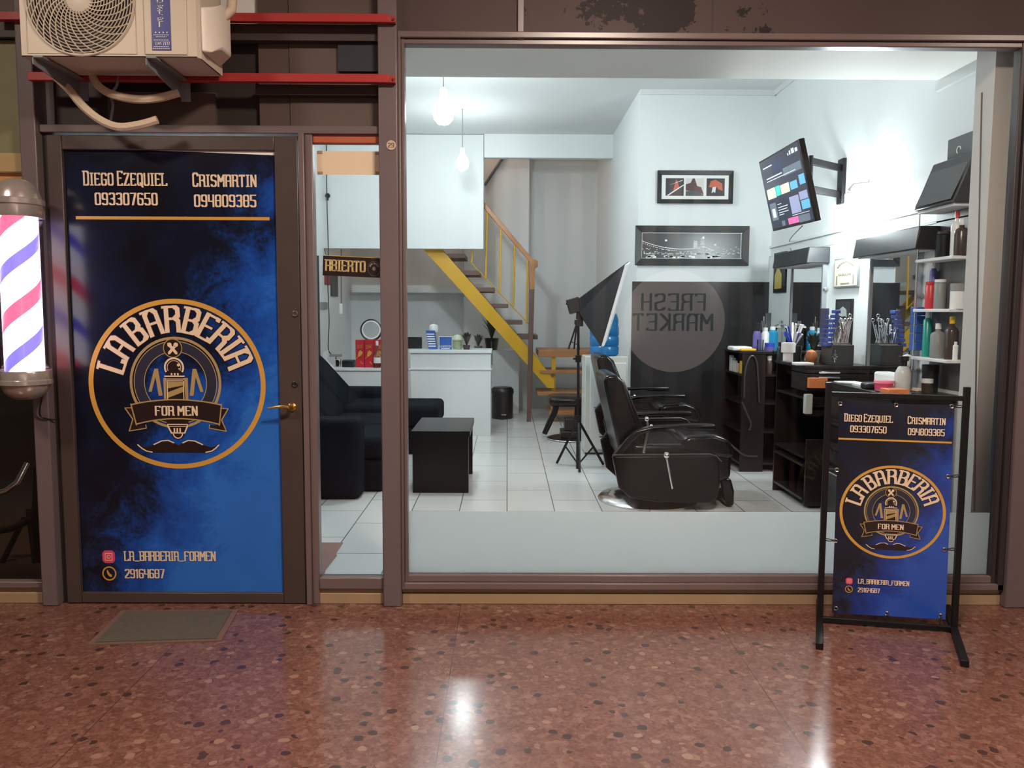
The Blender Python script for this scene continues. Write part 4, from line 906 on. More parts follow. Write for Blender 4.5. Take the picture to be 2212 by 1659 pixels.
o = tag(MB().box(FX(712, 766, dy + .2), FX(735, 766, dy + .2), dy + .2, dy + .3, P(720, 771, dy + .2).z, P(720, 766, dy + .2).z).box(FX(722, 766, dy + .2), FX(725, 766, dy + .2), dy + .24, dy + .26, dzl, P(720, 771, dy + .2).z).build('card_reader', M_GREYP), 'grey tray reader on a stem at the wall end of the low desk', 'card reader')
# things on the left wall and hung at the narrow pane
def lw(px, py): return RW(px, py, LX)
tube_thing('wall_cable', 'thin black cable running down the left wall corner', 'cable', [P(705, 308, LY - .03), P(706, 420, LY - .03), P(709, 532, LY - .03), P(708, 610, LY - .03), P(711, 690, LY - .1), P(709, 750, dy + .35), P(716, 766, dy + .3)], .006, M_BLACK)
c = P(707, 422, LY - .03)
tag(MB().lathe([(0, 0), (.03, 0), (.03, .02), (.02, .035)], (c.x, LY, c.z), 16, (0, -1, 0)).box(c.x - .012, c.x + .012, LY - .03, LY - .012, c.z - .06, c.z - .01).build('wall_plug', M_BLACK, None, smooth=True), 'round black plug on the loft front by the cable', 'plug')
t = thing('pull_switch', 'white switch box hanging on a cord under the loft', 'switch', tuple(P(737, 668, LY + .2)))
MB().tube([P(737, 538, LY + .2), P(737, 656, LY + .2)], .004, 6).build('cord', M_BLACK, t)
c = P(737, 667, LY + .2); MB().cbox(c, (.04, .03, .13)).build('box', M_WHITE, t, bevel=.006)
for n, lab, cat, a, b, c_, d_, m in (('plaque', 'narrow dark framed plaque on the left wall under the loft', 'plaque', 713, 727, 596, 641, mat('dark_plaque', (0.06, 0.055, 0.05), 0.4)), ('pennant', 'small dull red tag on the left wall under the open sign', 'tag', 700, 710, 592, 616, mat('dull_red', (0.30, 0.05, 0.06), 0.6)), ('light_switch', 'grey double light switch on the left wall', 'switch', 691, 705, 653, 668, M_GREYP)):
    Yp_ = LY - .06 if n == 'light_switch' else LY + .45
    pa, pb = P(a, c_, Yp_), P(b, d_, Yp_)
    x0_ = min(pa.x, LX + .0) if n == 'light_switch' else LX
    ya, yb = lw(a, c_).y, lw(b, c_).y
    tag(MB().box(LX, LX + .018, min(ya, yb), min(max(ya, yb), BY - .02), lw(b, d_).z, lw(b, c_).z).build(n, m, None, bevel=.004), lab, cat)
bY = 4.80
tag(MB().box(LX + .01, FX(690, 700, bY), bY, bY + .03, FL, FZ(552, 684, bY)).build('tall_board', mat('dark_board', (0.035, 0.028, 0.026), 0.5)), 'dark board standing on edge behind the sofa backrest', 'board')
k = [P(684, 326, .034), P(823, 327, .034), P(824, 378, .034), P(685, 377, .034)]
t = thing('paper_sheet', 'blank beige paper sheet taped at the top of the narrow pane', 'paper', tuple((k[0] + k[2]) / 2))
MB().prism(k, (0, .001, 0)).build('sheet', M_KRAFT, t)
mb = MB()
for u, v in ((.05, .06), (.95, .08), (.05, .94), (.95, .92)):
    p = (k[0] * (1 - u) + k[1] * u) * (1 - v) + (k[3] * (1 - u) + k[2] * u) * v; MB().cbox(p - Vector((0, .001, 0)), (.026, .001, .015)).build('tape', mat('brown_tape', (0.42, 0.29, 0.18), 0.4), t)
k = [P(698, 551, .045), P(846, 558, .045), P(846, 601, .045), P(697, 595, .045)]
t = thing('open_sign', 'dark hanging sign reading ABIERTO in gold letters', 'sign', tuple((k[0] + k[2]) / 2))
fS = sheet_map(*k)
MB().prism(k, (0, .003, 0)).build('board', M_INK, t)
mb = MB()
for pg in line('ABIERTO', .035, .62, .22, .74, sp=1.9): mb.face([fS(u, v, .0012) for u, v in pg])
mb.build('lettering', mat('pale_gold_ink', (0.72, 0.52, 0.24), 0.4), t)
MB().prism([fS(0, 0, .001), fS(1, 0, .001), fS(1, .03, .001), fS(0, .03, .001)][::-1], (0, .001, 0)).build('gold_edge', M_GOLD, t)
mb = MB()
cu, cv = .745, .56
for r0, r1, n_, a0, a1 in ((.96, 1.0, 30, 0, 360), (.6, .82, 9, 200, 250), (.6, .82, 12, 262, 340), (.0, .28, 10, 0, 360)):
    for pg in ringp(0, 0, r0, r1, n_, a0, a1): mb.face([fS(cu + .092 * x, cv + .37 * y, .0014) for x, y in pg])
mb.build('emblem', mat('faint_cream_ink', (0.30, 0.22, 0.17), 0.4), t)
for u_, x_ in ((.05, 700), (.98, 842)): MB().tube([fS(u_, .05, 0), P(x_, 537, .05)], .0015, 5).build('hanging_wire', M_BLACK, t)
# ------------------------------------------------------------------ staircase
SY = 6.14
t = thing('staircase', 'open staircase with yellow stringer, brown treads and orange handrail', 'staircase', (FX(1150, 915, SY), SY, FL))
def pp(pts, Y): return [P(x, y, Y) for x, y in pts]
MB().prism(pp([(905, 528), (945, 528), (1160, 772), (1197, 822), (1197, 838), (1183, 838), (1160, 812), (1092, 735)], SY), (0, .05, 0)).build('stringer', M_YELL, t)
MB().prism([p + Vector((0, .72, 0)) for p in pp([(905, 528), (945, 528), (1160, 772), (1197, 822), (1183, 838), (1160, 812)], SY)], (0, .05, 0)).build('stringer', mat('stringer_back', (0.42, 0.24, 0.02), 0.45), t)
for x0_, x1_, y0_, y1_ in ((915, 975, 512, 520), (945, 1004, 548, 557), (984, 1036, 584, 594), (1016, 1067, 621, 630), (1048, 1098, 656, 665), (1080, 1129, 692, 701), (1112, 1162, 724, 733)):
    a, b = P(x0_, y1_, SY), P(x1_, y0_, SY)
    MB().box(a.x, b.x, SY + .03, SY + .74, a.z, b.z).build('tread', M_TREAD, t, bevel=.004)
mb = MB().prism(pp([(1000, 382), (1000, 397), (1156, 580), (1162, 576), (1162, 564), (1150, 558)], SY - .02), (0, .05, 0)); mb.build('handrail', M_ORWD, t, bevel=.006)
MB().prism(pp([(1144, 572), (1156, 572), (1147, 914), (1138, 914)], SY - .03), (0, .06, 0)).build('newel_post', M_TREAD, t, bevel=.004)
MB().prism(pp([(1144.2, 566), (1156.4, 566), (1154.8, 625), (1144, 625)], SY - .034), (0, .068, 0)).build('newel_sleeve', M_ORWD, t)
for x_, y0_, y1_ in ((1022, 415, 566), (1052, 448, 602), (1082, 484, 634), (1112, 520, 664), (1140, 555, 698)):
    MB().tube([P(x_, y0_, SY), P(x_ - 3, y1_, SY)], .012, 8).build('baluster', M_YELL, t, smooth=True)
MB().tube([P(1016, 566, SY + .02), P(1146, 704, SY + .02)], .006, 6).build('lower_rail', M_YELL, t)
zz = [P(1200, y, SY + .05).z for y in (757, 771, 799, 806, 845, 853, 884, 893)]
rx = FX(1300, 760, SY)
MB().box(FX(1163, 764, SY), rx, SY + .02, SY + .9, zz[1], zz[0]).build('landing', M_ORWD, t, bevel=.004)
MB().box(FX(1166, 800, SY), rx, SY - .02, SY + .5, zz[3], zz[2]).build('tread', M_ORWD, t, bevel=.004)
MB().box(FX(1160, 848, SY), rx, SY - .06, SY + .5, zz[5], zz[4]).build('tread', M_ORWD, t, bevel=.004)
MB().box(FX(1186, 888, SY), rx, SY - .1, SY + .5, zz[7], zz[6]).build('tread', M_ORWD, t, bevel=.004)
for x_ in (1192, 1272): MB().box(FX(x_, 800, SY), FX(x_ + 9, 800, SY), SY + .06, SY + .1, FL, zz[1]).build('support', M_YELL, t)
MB().tube([P(1047, 400, BY - .3), P(1090, 335, BY - .3)], .02, 8).build('upper_handrail', mat('grey_blue_rail', (0.10, 0.12, 0.14), 0.5), t)
# bin
c = G(1085, 903, FL); r = 24.5 / 1750 * (c.y + 4.02)
h = FZ(835, 1085, c.y) - FL
t = thing('waste_bin', 'black pedal bin between the desk and the stair post', 'bin', tuple(c))
MB().lathe([(r * .92, 0), (r * .95, .02), (r * .95, h * .78), (r * .9, h * .8)], tuple(c), 28).build('body', M_BLACK, t, smooth=True)
MB().lathe([(r, h * .78), (r * 1.02, h * .84), (r * .98, h * .93), (r * .8, h * .99), (0, h)], tuple(c), 28).build('lid', M_BLACK, t, smooth=True)
MB().box(c.x - .01, c.x + .05, c.y - r - .002, c.y - r * .9, FL + .055, FL + .065).build('badge', M_WHITE, t)
MB().box(c.x - .03, c.x + .03, c.y - r - .04, c.y - r * .8, FL + .004, FL + .018).build('pedal', M_BLACK, t)
# ------------------------------------------------------------------ salon stool on a round base, light stand, dispenser
c = G(1236, 948, FL); k_ = (c.y + 4.02) / 1750
t = thing('salon_stool', 'black salon stool on a round chrome rimmed base behind the light stand', 'stool', tuple(c))
def sp_(px, py, dy_=0): return P(px, py, c.y + dy_)
mb = MB().lathe([(.27, 0), (.27, .012), (.25, .022), (.06, .03)], tuple(c), 36); mb.build('base_disc', M_BLKM, t, smooth=True)
MB().tube([c + Vector((math.cos(a) * .272, math.sin(a) * .272, .012)) for a in [2 * math.pi * i / 40 for i in range(40)]], .007, 6, closed=True).build('base_rim', M_CHROME, t, smooth=True)
z1_, z2_ = sp_(1236, 902).z, sp_(1236, 928).z
MB().box(c.x - .13, c.x + .2, c.y - .14, c.y + .14, c.z + .025, z2_).build('pedestal_cover', M_BLACK, t, bevel=.01)
MB().box(c.x - .09, c.x + .2, c.y - .1, c.y + .1, z2_, z1_).build('pedestal_cover', M_BLACK, t, bevel=.01)
MB().lathe([(.05, 0), (.05, sp_(1236, 875).z - z1_)], (c.x + .07, c.y, z1_), 16).build('column', M_BLKM, t, smooth=True)
zs0, zs1 = sp_(1236, 875).z, sp_(1236, 853).z
MB().box(sp_(1184, 860).x, sp_(1276, 860).x, c.y - .2, c.y + .2, zs0, zs1).build('seat', M_LEATH, t, smooth=True, bevel=.045, seg=4)
for dy_ in (-.13, .13): MB().tube([sp_(1204, 866, dy_), sp_(1198, 890, dy_), sp_(1186, 915, dy_), sp_(1176, 937, dy_)], [.035, .034, .032, .028], 10).build('leg', M_LEATH, t, smooth=True)
LY_ = 3.07; c = P(1249, 1010, LY_); c.z = FL
t = thing('softbox_light', 'black photo softbox on a slim light stand', 'softbox', tuple(c))
MB().tube([P(1248, 1022, LY_), P(1249, 905, LY_)], .016, 10).tube([P(1249, 905, LY_), P(1249, 690, LY_)], .012, 10).build('pole', M_BLKM, t, smooth=True)
for py in (905, 868, 775): q = P(1249, py, LY_); MB().lathe([(.024, -.03), (.026, 0), (.024, .03)], tuple(q), 12).box(q.x - .045, q.x, q.y - .008, q.y + .008, q.z - .008, q.z + .008).build('collar', M_BLKM, t, smooth=True)
hub, low = P(1249, 907, LY_), P(1249, 1003, LY_)
for a in ((1203, 1000), (1303, 1003), (1252, 1020)):
    g = G(*a, FL + .012); mid = hub.lerp(g, .6)
    MB().tube([hub, g], .012, 8).build('leg', M_BLKM, t, smooth=True)
    MB().tube([low, mid], .008, 6).build('brace', M_BLKM, t, smooth=True)
ap = P(1252, 660, LY_); rim = {}
for nm, px, py, dyy in (('tn', 1350, 572, -.38), ('tf', 1358, 566, .34), ('bn', 1299, 748, -.38), ('bf', 1306, 735, .34)): rim[nm] = P(px, py, LY_ + dyy * .8)
tn, tf, bn_, bf = rim['tn'], rim['tf'], rim['bn'], rim['bf']
nn = [ap + Vector((0, s * .07, u * .06)) for s, u in ((-1, 1), (1, 1), (-1, -1), (1, -1))]
mb = MB().add([nn[0], nn[1], nn[2], nn[3], tn, tf, bn_, bf], [(0, 1, 5, 4), (1, 3, 7, 5), (3, 2, 6, 7), (2, 0, 4, 6), (0, 2, 3, 1)])
o = mb.build('hood', mat('black_softbox_cloth', (0.014, 0.014, 0.016), 0.6, spec=.25), t); so = o.modifiers.new('thick', 'SOLIDIFY'); so.thickness = .006
dv = ((tn + tf + bn_ + bf) / 4 - ap).normalized() * .022
MB().prism([tn, tf, bf, bn_], dv).build('front_diffuser', mat('softbox_white_cloth', (0.85, 0.86, 0.86), 0.7), t)
MB().cbox(ap - Vector((.05, 0, 0)), (.11, .10, .13), Matrix.Rotation(R(-15), 3, 'Y')).build('lamp_head', M_BLACK, t, bevel=.008)
MB().cbox(P(1231, 655, LY_), (.06, .02, .05), Matrix.Rotation(R(25), 3, 'Y')).tube([P(1236, 656, LY_), P(1248, 660, LY_)], .01, 6).build('tilt_lever', M_BLACK, t)
MB().tube([P(1249, 690, LY_), P(1251, 670, LY_)], .022, 10).cbox(P(1253, 690, LY_), (.05, .05, .12)).build('bracket', M_BLACK, t, bevel=.004)
tp = P(1237, 757, SY + .3); tp.z = zz[0]
t = thing('folded_tripod', 'small black tripod standing on the stair landing', 'tripod', tuple(tp))
for a in ((1228, 757), (1251, 757), (1240, 757)): q = P(*a, SY + .3); q.z = zz[0] + .006; MB().tube([P(1246, 698, SY + .3), q], .011, 8).build('leg', M_BLKM, t, smooth=True)
MB().tube([P(1232, 737, SY + .3), P(1246, 744, SY + .3)], .005, 6).build('brace', M_BLKM, t)
MB().cbox(P(1246, 696, SY + .3), (.06, .05, .06)).build('head', M_BLACK, t, bevel=.006)
yD = 3.78; c = P(1300, 985, yD)
x0_, x1_ = FX(1263, 880, yD), 1.17; ztp = FZ(770, 1300, yD)
t = thing('water_dispenser', 'white water dispenser cabinet behind the light stand', 'water dispenser', ((x0_ + x1_) / 2, yD + .15, FL))
M_FRI = mat('dispenser_white', (0.60, 0.62, 0.58), 0.4)
MB().box(x0_, x1_, yD, yD + .34, FL + .02, ztp).build('cabinet', M_FRI, t, bevel=.008)
MB().box(x0_ + .05, x1_ - .02, yD - .012, yD + .002, FL + .05, ztp - .06).build('front_panel', mat('dispenser_panel', (0.66, 0.69, 0.67), 0.35), t, bevel=.006)
MB().box(x0_ + .01, x1_ - .01, yD + .01, yD + .32, FL, FL + .02).build('plinth', M_BLACK, t)
c = P(1305, 768, yD + .14); c.z = ztp; s_ = (yD + .14 + 4.02) / 1750
pr = [(27, 0), (31, 4), (31.5, 18), (30, 21), (31.5, 24), (31.5, 40), (30, 43), (31.5, 46), (31, 62), (29.5, 66), (30, 78), (26, 90), (10, 96), (0, 97)]
lathe_thing('water_jug', 'large blue water jug on the white dispenser', 'water jug', 0, 0, 0, [(r * s_, h_ * s_) for r, h_ in pr], mat('blue_jug', (0.015, 0.16, 0.40), 0.22), z=ztp, xy=tuple(c), n=28)
# ------------------------------------------------------------------ barber chairs
def rrect(x0, x1, z0, z1, r, n=5):
    out = []
    for cx_, cz_, a0 in ((x1 - r, z1 - r, 0), (x0 + r, z1 - r, 90), (x0 + r, z0 + r, 180), (x1 - r, z0 + r, 270)):
        out += [(cx_ + r * math.cos(R(a0 + 90 * i / n)), cz_ + r * math.sin(R(a0 + 90 * i / n))) for i in range(n + 1)]
    return out
def barber_chair(lab):
    t = thing('barber_chair', lab, 'barber chair', (0, 0, 0), 'black barber chairs')
    MB().lathe([(.37, 0), (.37, .012), (.35, .03), (.2, .055), (.09, .075), (.075, .10)], (-.05, 0, 0), 48).build('base_disc', M_CHROME, t, smooth=True)
    MB().lathe([(.06, .09), (.06, .3)], (-.02, 0, 0), 24).build('pump_column', M_CHROME, t, smooth=True)
    for s in (-1, 1):
        y0, y1 = (s * .40, s * .33)
        body = [(-.37, .40), (.33, .41), (.375, .36), (.385, .2), (.365, .10), (.31, .062), (-.05, .07), (-.24, .10), (-.32, .17)]
        MB().prism([(x, min(y0, y1), z) for x, z in body], (0, .07, 0)).build('side_panel', M_VINYL, t, bevel=.02, seg=3)
        MB().tube([(x, s * .403, z) for x, z in [(-.37, .405), (.30, .415), (.35, .40), (.385, .36)]], .005, 6).build('piping', mat('chair_piping', (0.05, 0.045, 0.045), 0.3), t, smooth=True)
        arm = [(-.27, .52), (-.21, .575), (-.09, .605), (.12, .618), (.34, .618), (.345, .572), (.15, .572), (.10, .588), (-.08, .578), (-.17, .545), (-.23, .49), (-.30, .40), (-.36, .40)]
        MB().prism([(x, s * .36 - .035, z) for x, z in arm], (0, .07, 0)).build('armrest', M_LEATH, t, smooth=True, bevel=.014, seg=3)
        MB().tube([(-.15, s * .36, .41), (-.12, s * .36, .58)], .012, 8).build('arm_post', M_CHROME, t, smooth=True)
    MB().box(-.28, .30, -.325, .325, .2, .40).build('seat_box', M_LEATH, t, bevel=.02)
    MB().box(-.22, .24, -.31, .31, .37, .465).build('seat_cushion', M_LEATH, t, smooth=True, bevel=.03, seg=4)
    MB().prism([(x, -.315, z) for x, z in ((.13, .40), (.13, .50), (.18, .525), (.36, .535), (.46, .50), (.50, .43), (.495, .37), (.45, .36))], (0, .63, 0)).build('front_cushion', M_LEATH, t, smooth=True, bevel=.035, seg=4)
    back = [(-.10, .40), (-.16, .42), (-.30, .68), (-.405, .90), (-.40, .955), (-.345, .965), (-.30, .90), (-.20, .72), (-.12, .55)]
    bk = [(-.22, .33), (-.30, .36), (-.36, .62), (-.415, .86), (-.425, .92), (-.395, .95), (-.33, .95), (-.285, .90), (-.20, .66), (-.14, .50), (-.12, .40)]
    MB().prism([(x, -.29, z) for x, z in bk], (0, .58, 0)).build('backrest', M_LEATH, t, smooth=True, bevel=.045, seg=4)
    pad = [(-.34, .955), (-.27, .90), (-.17, .66), (-.10, .50), (-.09, .46), (-.14, .45), (-.22, .62), (-.32, .87)]
    MB().prism([(x, -.25, z) for x, z in pad], (0, .50, 0)).build('back_pad', M_LEATH, t, smooth=True, bevel=.03, seg=4)
    MB().prism([(x, -.29, z) for x, z in ((.36, .44), (.455, .44), (.49, .40), (.485, .22), (.42, .20), (.36, .22))], (0, .58, 0)).build('front_apron', M_LEATH, t, smooth=True, bevel=.03, seg=3)
    MB().box(.40, .43, -.10, -.06, .10, .24).box(.40, .43, .06, .10, .10, .24).build('footrest_bracket', M_CHROME, t)
    MB().prism([(x, -.25, z) for x, z in ((.415, .18), (.50, .17), (.525, .08), (.525, -.02), (.48, -.03), (.455, .02))], (0, .50, 0)).build('footrest', M_LEATH, t, smooth=True, bevel=.015, seg=3)
    MB().ball((.0, -.412, .405), .024, 16).tube([(.0, -.415, .40), (.005, -.425, .37), (.045, -.425, .175)], [.011, .010, .008], 10).build('recline_lever', M_CHROME, t, smooth=True)
    MB().ball((-.10, -.36, .60), .014, 12).build('arm_button', M_CHROME, t, smooth=True)
    return t
ch = barber_chair('nearer black leather barber chair facing the mirrors, chrome lever on its side')
c2 = dup(ch, (1.21, 3.34, FL + .06), 'farther black leather barber chair, mostly hidden behind the nearer one')
ch.location = (1.10, 1.90, FL)
for k_ in c2.children:
    if k_.name.startswith('base_disc') or k_.name.startswith('pump'): k_.location.z = -.06; k_.scale = (.76, .76, 1)
for k_ in list(ch.children):
    if k_.name.startswith('footrest') and not k_.name.startswith('footrest_b'): k_.location.z = .035
# ------------------------------------------------------------------ picture wall
def wallq(px0, px1, py0, py1, Y): a, b = P(px0, py0, Y), P(px1, py1, Y); return a.x, b.x, b.z, a.z
def framed(name, lab, px0, px1, py0, py1, bw, m):
    x0, x1, z0, z1 = wallq(px0, px1, py0, py1, PY_ - .03)
    t = thing(name, lab, 'picture', ((x0 + x1) / 2, PY_ - .02, z0)); y0, y1 = PY_ - .035, PY_
    o_, i_ = [(x0, z0), (x1, z0), (x1, z1), (x0, z1)], [(x0 + bw, z0 + bw), (x1 - bw, z0 + bw), (x1 - bw, z1 - bw), (x0 + bw, z1 - bw)]
    mb = MB()
    for k in range(4):
        j = (k + 1) % 4; mb.prism([(o_[k][0], y0, o_[k][1]), (o_[j][0], y0, o_[j][1]), (i_[j][0], y0 + .012, i_[j][1]), (i_[k][0], y0 + .012, i_[k][1])], (0, .02, 0))
    mb.build('frame', m, t, bevel=.003)
    return t, x0 + bw, x1 - bw, z0 + bw, z1 - bw
M_FRAME = mat('black_frame', (0.018, 0.02, 0.02), 0.4, spec=.3)
t, x0, x1, z0, z1 = framed('framed_picture', 'upper black framed picture with three small photos in a row', 1421, 1583, 368, 440, .042, M_FRAME)
yy = PY_ - .018
MB().box(x0, x1, yy, PY_, z0, z1).build('mount', M_PAPER, t)
w_, h_ = x1 - x0, z1 - z0
def uvq(pts, dy_): return [(x0 + w_ * u, yy - dy_, z0 + h_ * v) for u, v in pts]
PH = (.06, .33), (.36, .63), (.67, .94)
for i, (a, b) in enumerate(PH): MB().face(uvq([(a, .14), (b, .14), (b, .87), (a, .87)], .002)).build('photo', mat('photo_dark', (0.03, 0.026, 0.028), 0.4) if i != 1 else mat('photo_pale', (0.62, 0.62, 0.58), 0.4), t)
m_or = mat('photo_orange', (0.52, 0.12, 0.06), 0.4)
MB().face(uvq([(.17, .34), (.21, .8), (.225, .8), (.27, .45)], .003)).face(uvq([(.70, .5), (.73, .75), (.80, .82), (.90, .66), (.91, .36), (.84, .42), (.83, .5)], .003)).build('photo_detail', m_or, t)
MB().face(uvq([(.08, .16), (.33, .62), (.33, .57), (.10, .14)], .0035)).face(uvq([(.11, .58), (.31, .8), (.31, .77)], .0035)).face(uvq([(.745, .24), (.76, .5), (.81, .52), (.80, .26), (.775, .32)], .0035)).build('photo_detail', M_PAPER, t)
MB().face(uvq([(.36, .36), (.36, .62), (.43, .68), (.46, .86), (.49, .86), (.53, .55), (.59, .5), (.63, .2), (.5, .33)], .003)).build('photo_detail', mat('photo_brown', (0.08, 0.03, 0.03), 0.4), t)
MB().face(uvq([(.36, .14), (.36, .33), (.50, .36), (.63, .18), (.62, .14)], .0033)).build('photo_detail', mat('photo_slate', (0.06, 0.065, 0.07), 0.4), t)
t, x0, x1, z0, z1 = framed('framed_picture', 'wider black framed night view of a lit bridge and towers', 1373, 1617, 487, 574, .065, M_FRAME)
MB().box(x0, x1, yy, PY_, z0, z1).build('print', mat('night_print', (0.03, 0.035, 0.035), 0.3), t)
w_, h_ = x1 - x0, z1 - z0
rn = random.Random(7); mb = MB()
def dash(u, v, l, h): mb.face(uvq([(u, v), (u + l, v), (u + l, v + h), (u, v + h)], .002))
def cable(u): return .66 - .62 * u + .0 if u < 0 else (.36 + .30 * ((u - .4) / .4) ** 2 if u < .6 else max(.22, .46 - 1.3 * (u - .6)))
for i in range(70):
    u = i / 74 * .76; dash(u, cable(u), .010, .022)
    if u < .35 and i % 2: dash(u, cable(u) - .07, .010, .018)
for i in range(60): dash(rn.uniform(0, .95), .17 + rn.uniform(-.01, .02), rn.uniform(.01, .05), .025)
for i in range(26): u = rn.choice((rn.uniform(0, .5), rn.uniform(.62, .75))); dash(u, rn.uniform(.01, .08), rn.uniform(.02, .05), .06)
for i in range(70): dash(rn.uniform(0, .97), .2 + .25 * rn.random() ** 2, rn.uniform(.006, .02), .016)
for u, h in ((.515, .70), (.585, .82)):
    for k in range(7): dash(u, .42 + (h - .42) * k / 7, .036, .02)
for u, v in ((.23, .66), (.72, .5), (.60, .78)): dash(u, v, .022, .07)
for u0, u1, v0, v1 in ((0, 1, .975, .99), (0, 1, .012, .022), (.0, .004, 0, 1), (.985, .989, 0, 1)): mb.face(uvq([(u0, v0), (u1, v0), (u1, v1), (u0, v1)], .0022))
mb.build('lights', mat('print_silver', (0.88, 0.92, 0.88), 0.5), t)
x0, x1, z0, z1 = wallq(1366, 1653, 608, 1010, PY_ - .02)
tag(MB().box(x0, x1, PY_ - .02, PY_, FL + .02, z1).build('wall_panel_black', M_PANEL, None, bevel=.003), 'tall glossy black panel on the picture wall behind the barber chairs', 'wall panel')
# ------------------------------------------------------------------ television
YA, YB2 = 1.86, .92
q = [P(1639, 350, YA), P(1725, 300, YB2), P(1762, 478, YB2), P(1670, 500, YA)]
fT = sheet_map(*q); nrm = (q[1] - q[0]).cross(q[0] - q[3]).normalized()
ctr = sum(q, Vector((0, 0, 0))) / 4
t = thing('television', 'tilted flat television showing a menu on the right wall arm', 'television', tuple(ctr))
def tq(u0, u1, v0, v1, k): return [fT(u0, v1, k), fT(u1, v1, k), fT(u1, v0, k), fT(u0, v0, k)]
MB().prism(tq(0, 1, 0, 1, 0), -nrm * .035).build('casing', M_BLACK, t, bevel=.004)
MB().face(tq(.02, .98, .025, .965, .001)).build('screen', mat('screen_menu', (0.02, 0.025, 0.04), 0.2, em=.55, emcol=(0.06, 0.075, 0.13, 1)), t)
SC = {'white': ((.75, .8, .85), .75), 'cream': ((.8, .78, .62), .7), 'teal': ((.05, .7, .6), .7), 'blue': ((.15, .5, .75), .7), 'lilac': ((.35, .38, .6), .7), 'pink': ((.95, .15, .4), .8), 'slate': ((.16, .2, .26), .6), 'navy': ((.03, .05, .12), .5)}
TI = [('navy', .3, .55, .1, .3), ('slate', .55, .95, .24, .34), ('cream', .06, .28, .42, .56), ('teal', .29, .40, .42, .55), ('cream', .41, .62, .43, .55), ('blue', .64, .80, .44, .54), ('blue', .85, .97, .4, .52), ('lilac', .56, .77, .62, .84), ('lilac', .79, .96, .60, .70), ('blue', .80, .97, .71, .82), ('pink', .44, .68, .88, .96), ('slate', .69, .92, .88, .97), ('slate', .06, .22, .62, .86), ('slate', .28, .36, .89, .96),
      ('white', .08, .32, .12, .135), ('white', .12, .52, .275, .29), ('white', .12, .82, .315, .325), ('white', .72, .74, .09, .12), ('white', .76, .79, .07, .12), ('white', .81, .87, .06, .12), ('white', .89, .94, .075, .12), ('white', .26, .36, .655, .665), ('white', .26, .50, .70, .71), ('white', .26, .48, .735, .745), ('white', .26, .50, .77, .78), ('white', .26, .38, .80, .81), ('white', .56, .93, .855, .862), ('white', .10, .18, .70, .82)]
for cname in SC:
    mb = MB()
    for n_, a, b, c_, d_ in TI:
        if n_ == cname: mb.face(tq(a, b, c_, d_, .0018 + (.0006 if cname == 'white' else 0)))
    mb.build('screen_tiles', mat('screen_' + cname, SC[cname][0], 0.3, em=SC[cname][1]), t)
wp = RW(1822, 392); hub = fT(1.0, .52, -.05) + Vector((.03, .05, 0))
el_ = P(1783, 400, wp.y - .5); el_ = Vector((2.22, wp.y - .28, wp.z + .0))
t2 = thing('television_bracket', 'black folding wall arm carrying the tilted television', 'bracket', (RX, wp.y, wp.z))
MB().box(RX - .03, RX, wp.y - .05, wp.y + .05, wp.z - .17, wp.z + .17).build('wall_plate', M_BLKM, t2, bevel=.004)
def bar(a, b, w, h): 
    a, b = Vector(a), Vector(b); d_ = (b - a); x = d_.normalized(); s = Vector((-x.y, x.x, 0)).normalized() * w / 2; u = Vector((0, 0, h / 2))
    return MB().prism([a - s - u, a + s - u, a + s + u, a - s + u], d_)
for dz_ in (-.10, .10): bar((RX - .02, wp.y, wp.z + dz_), (el_.x, el_.y, el_.z + dz_), .03, .05).build('arm', M_BLKM, t2, bevel=.004)
MB().tube([(el_.x, el_.y, el_.z - .14), (el_.x, el_.y, el_.z + .14)], .018, 10).build('pivot', M_BLKM, t2, smooth=True)
bk_ = fT(.62, .52, -.04)
bar(el_, bk_, .03, .045).build('arm', M_BLKM, t2, bevel=.004)
MB().prism([fT(.45, .3, -.036), fT(.8, .3, -.036), fT(.8, .75, -.036), fT(.45, .75, -.036)], -nrm * .02).build('mount_plate', M_BLKM, t2)
tube_thing('television_cable', 'thin pale cable dropping from the television to the mirror hood', 'cable', [fT(.62, 1.0, -.03) - Vector((0, 0, .01)), RW(1705, 520, 2.55), RW(1710, 545, 2.55)], .004, M_GREYP)
# ------------------------------------------------------------------ mirrors, hoods and pictures on the right wall
def rwbox(px0, px1, py0, py1, x_in, ref=None):
    """box on the right wall between two pixel columns (taken on the plane X = x_in), rows at the mid column"""
    a, b = RW(px0, (py0 + py1) / 2, x_in), RW(px1, (py0 + py1) / 2, x_in); pm = (px0 + px1) / 2 if ref is None else ref
    return min(a.y, b.y), max(a.y, b.y), RW(pm, py1, x_in).z, RW(pm, py0, x_in).z
def mirror(lab, px0, px1, py0, py1, ref):
    xi = RX - .05; y0, y1, z0, z1 = rwbox(px0, px1, py0, py1, xi, ref); y1 = min(y1, PY_ - .05)
    t = thing('wall_mirror', lab, 'mirror', (RX, (y0 + y1) / 2, z0), 'barber mirrors on the right wall')
    MB().box(xi + .01, RX - .012, y0, y1, z0, z1).build('glass', M_MIRR, t)
    MB().box(xi, RX - .012, y0 - .022, y0, z0, z1).box(xi, RX - .012, y1, y1 + .022, z0, z1).build('steel_edge', mat('steel_edge', (0.45, 0.48, 0.50), 0.3, metal=.8), t)
    for f_ in (.2, .45, .7): MB().lathe([(.008, 0), (.014, .01), (.014, .03), (0, .034)], (RX - .03, y0 - .024, z0 + (z1 - z0) * f_), 12, (0, -1, 0)).build('fixing_knob', M_GREYP, t, smooth=True)
    return y0, y1, z0, z1
m1 = mirror('farther wall mirror under the black hood, nearer the picture wall', 1707, 1772, 566, 768, 1740)
m2 = mirror('nearer wall mirror behind the cluttered counter', 1876, 1972, 552, 850, 1920)
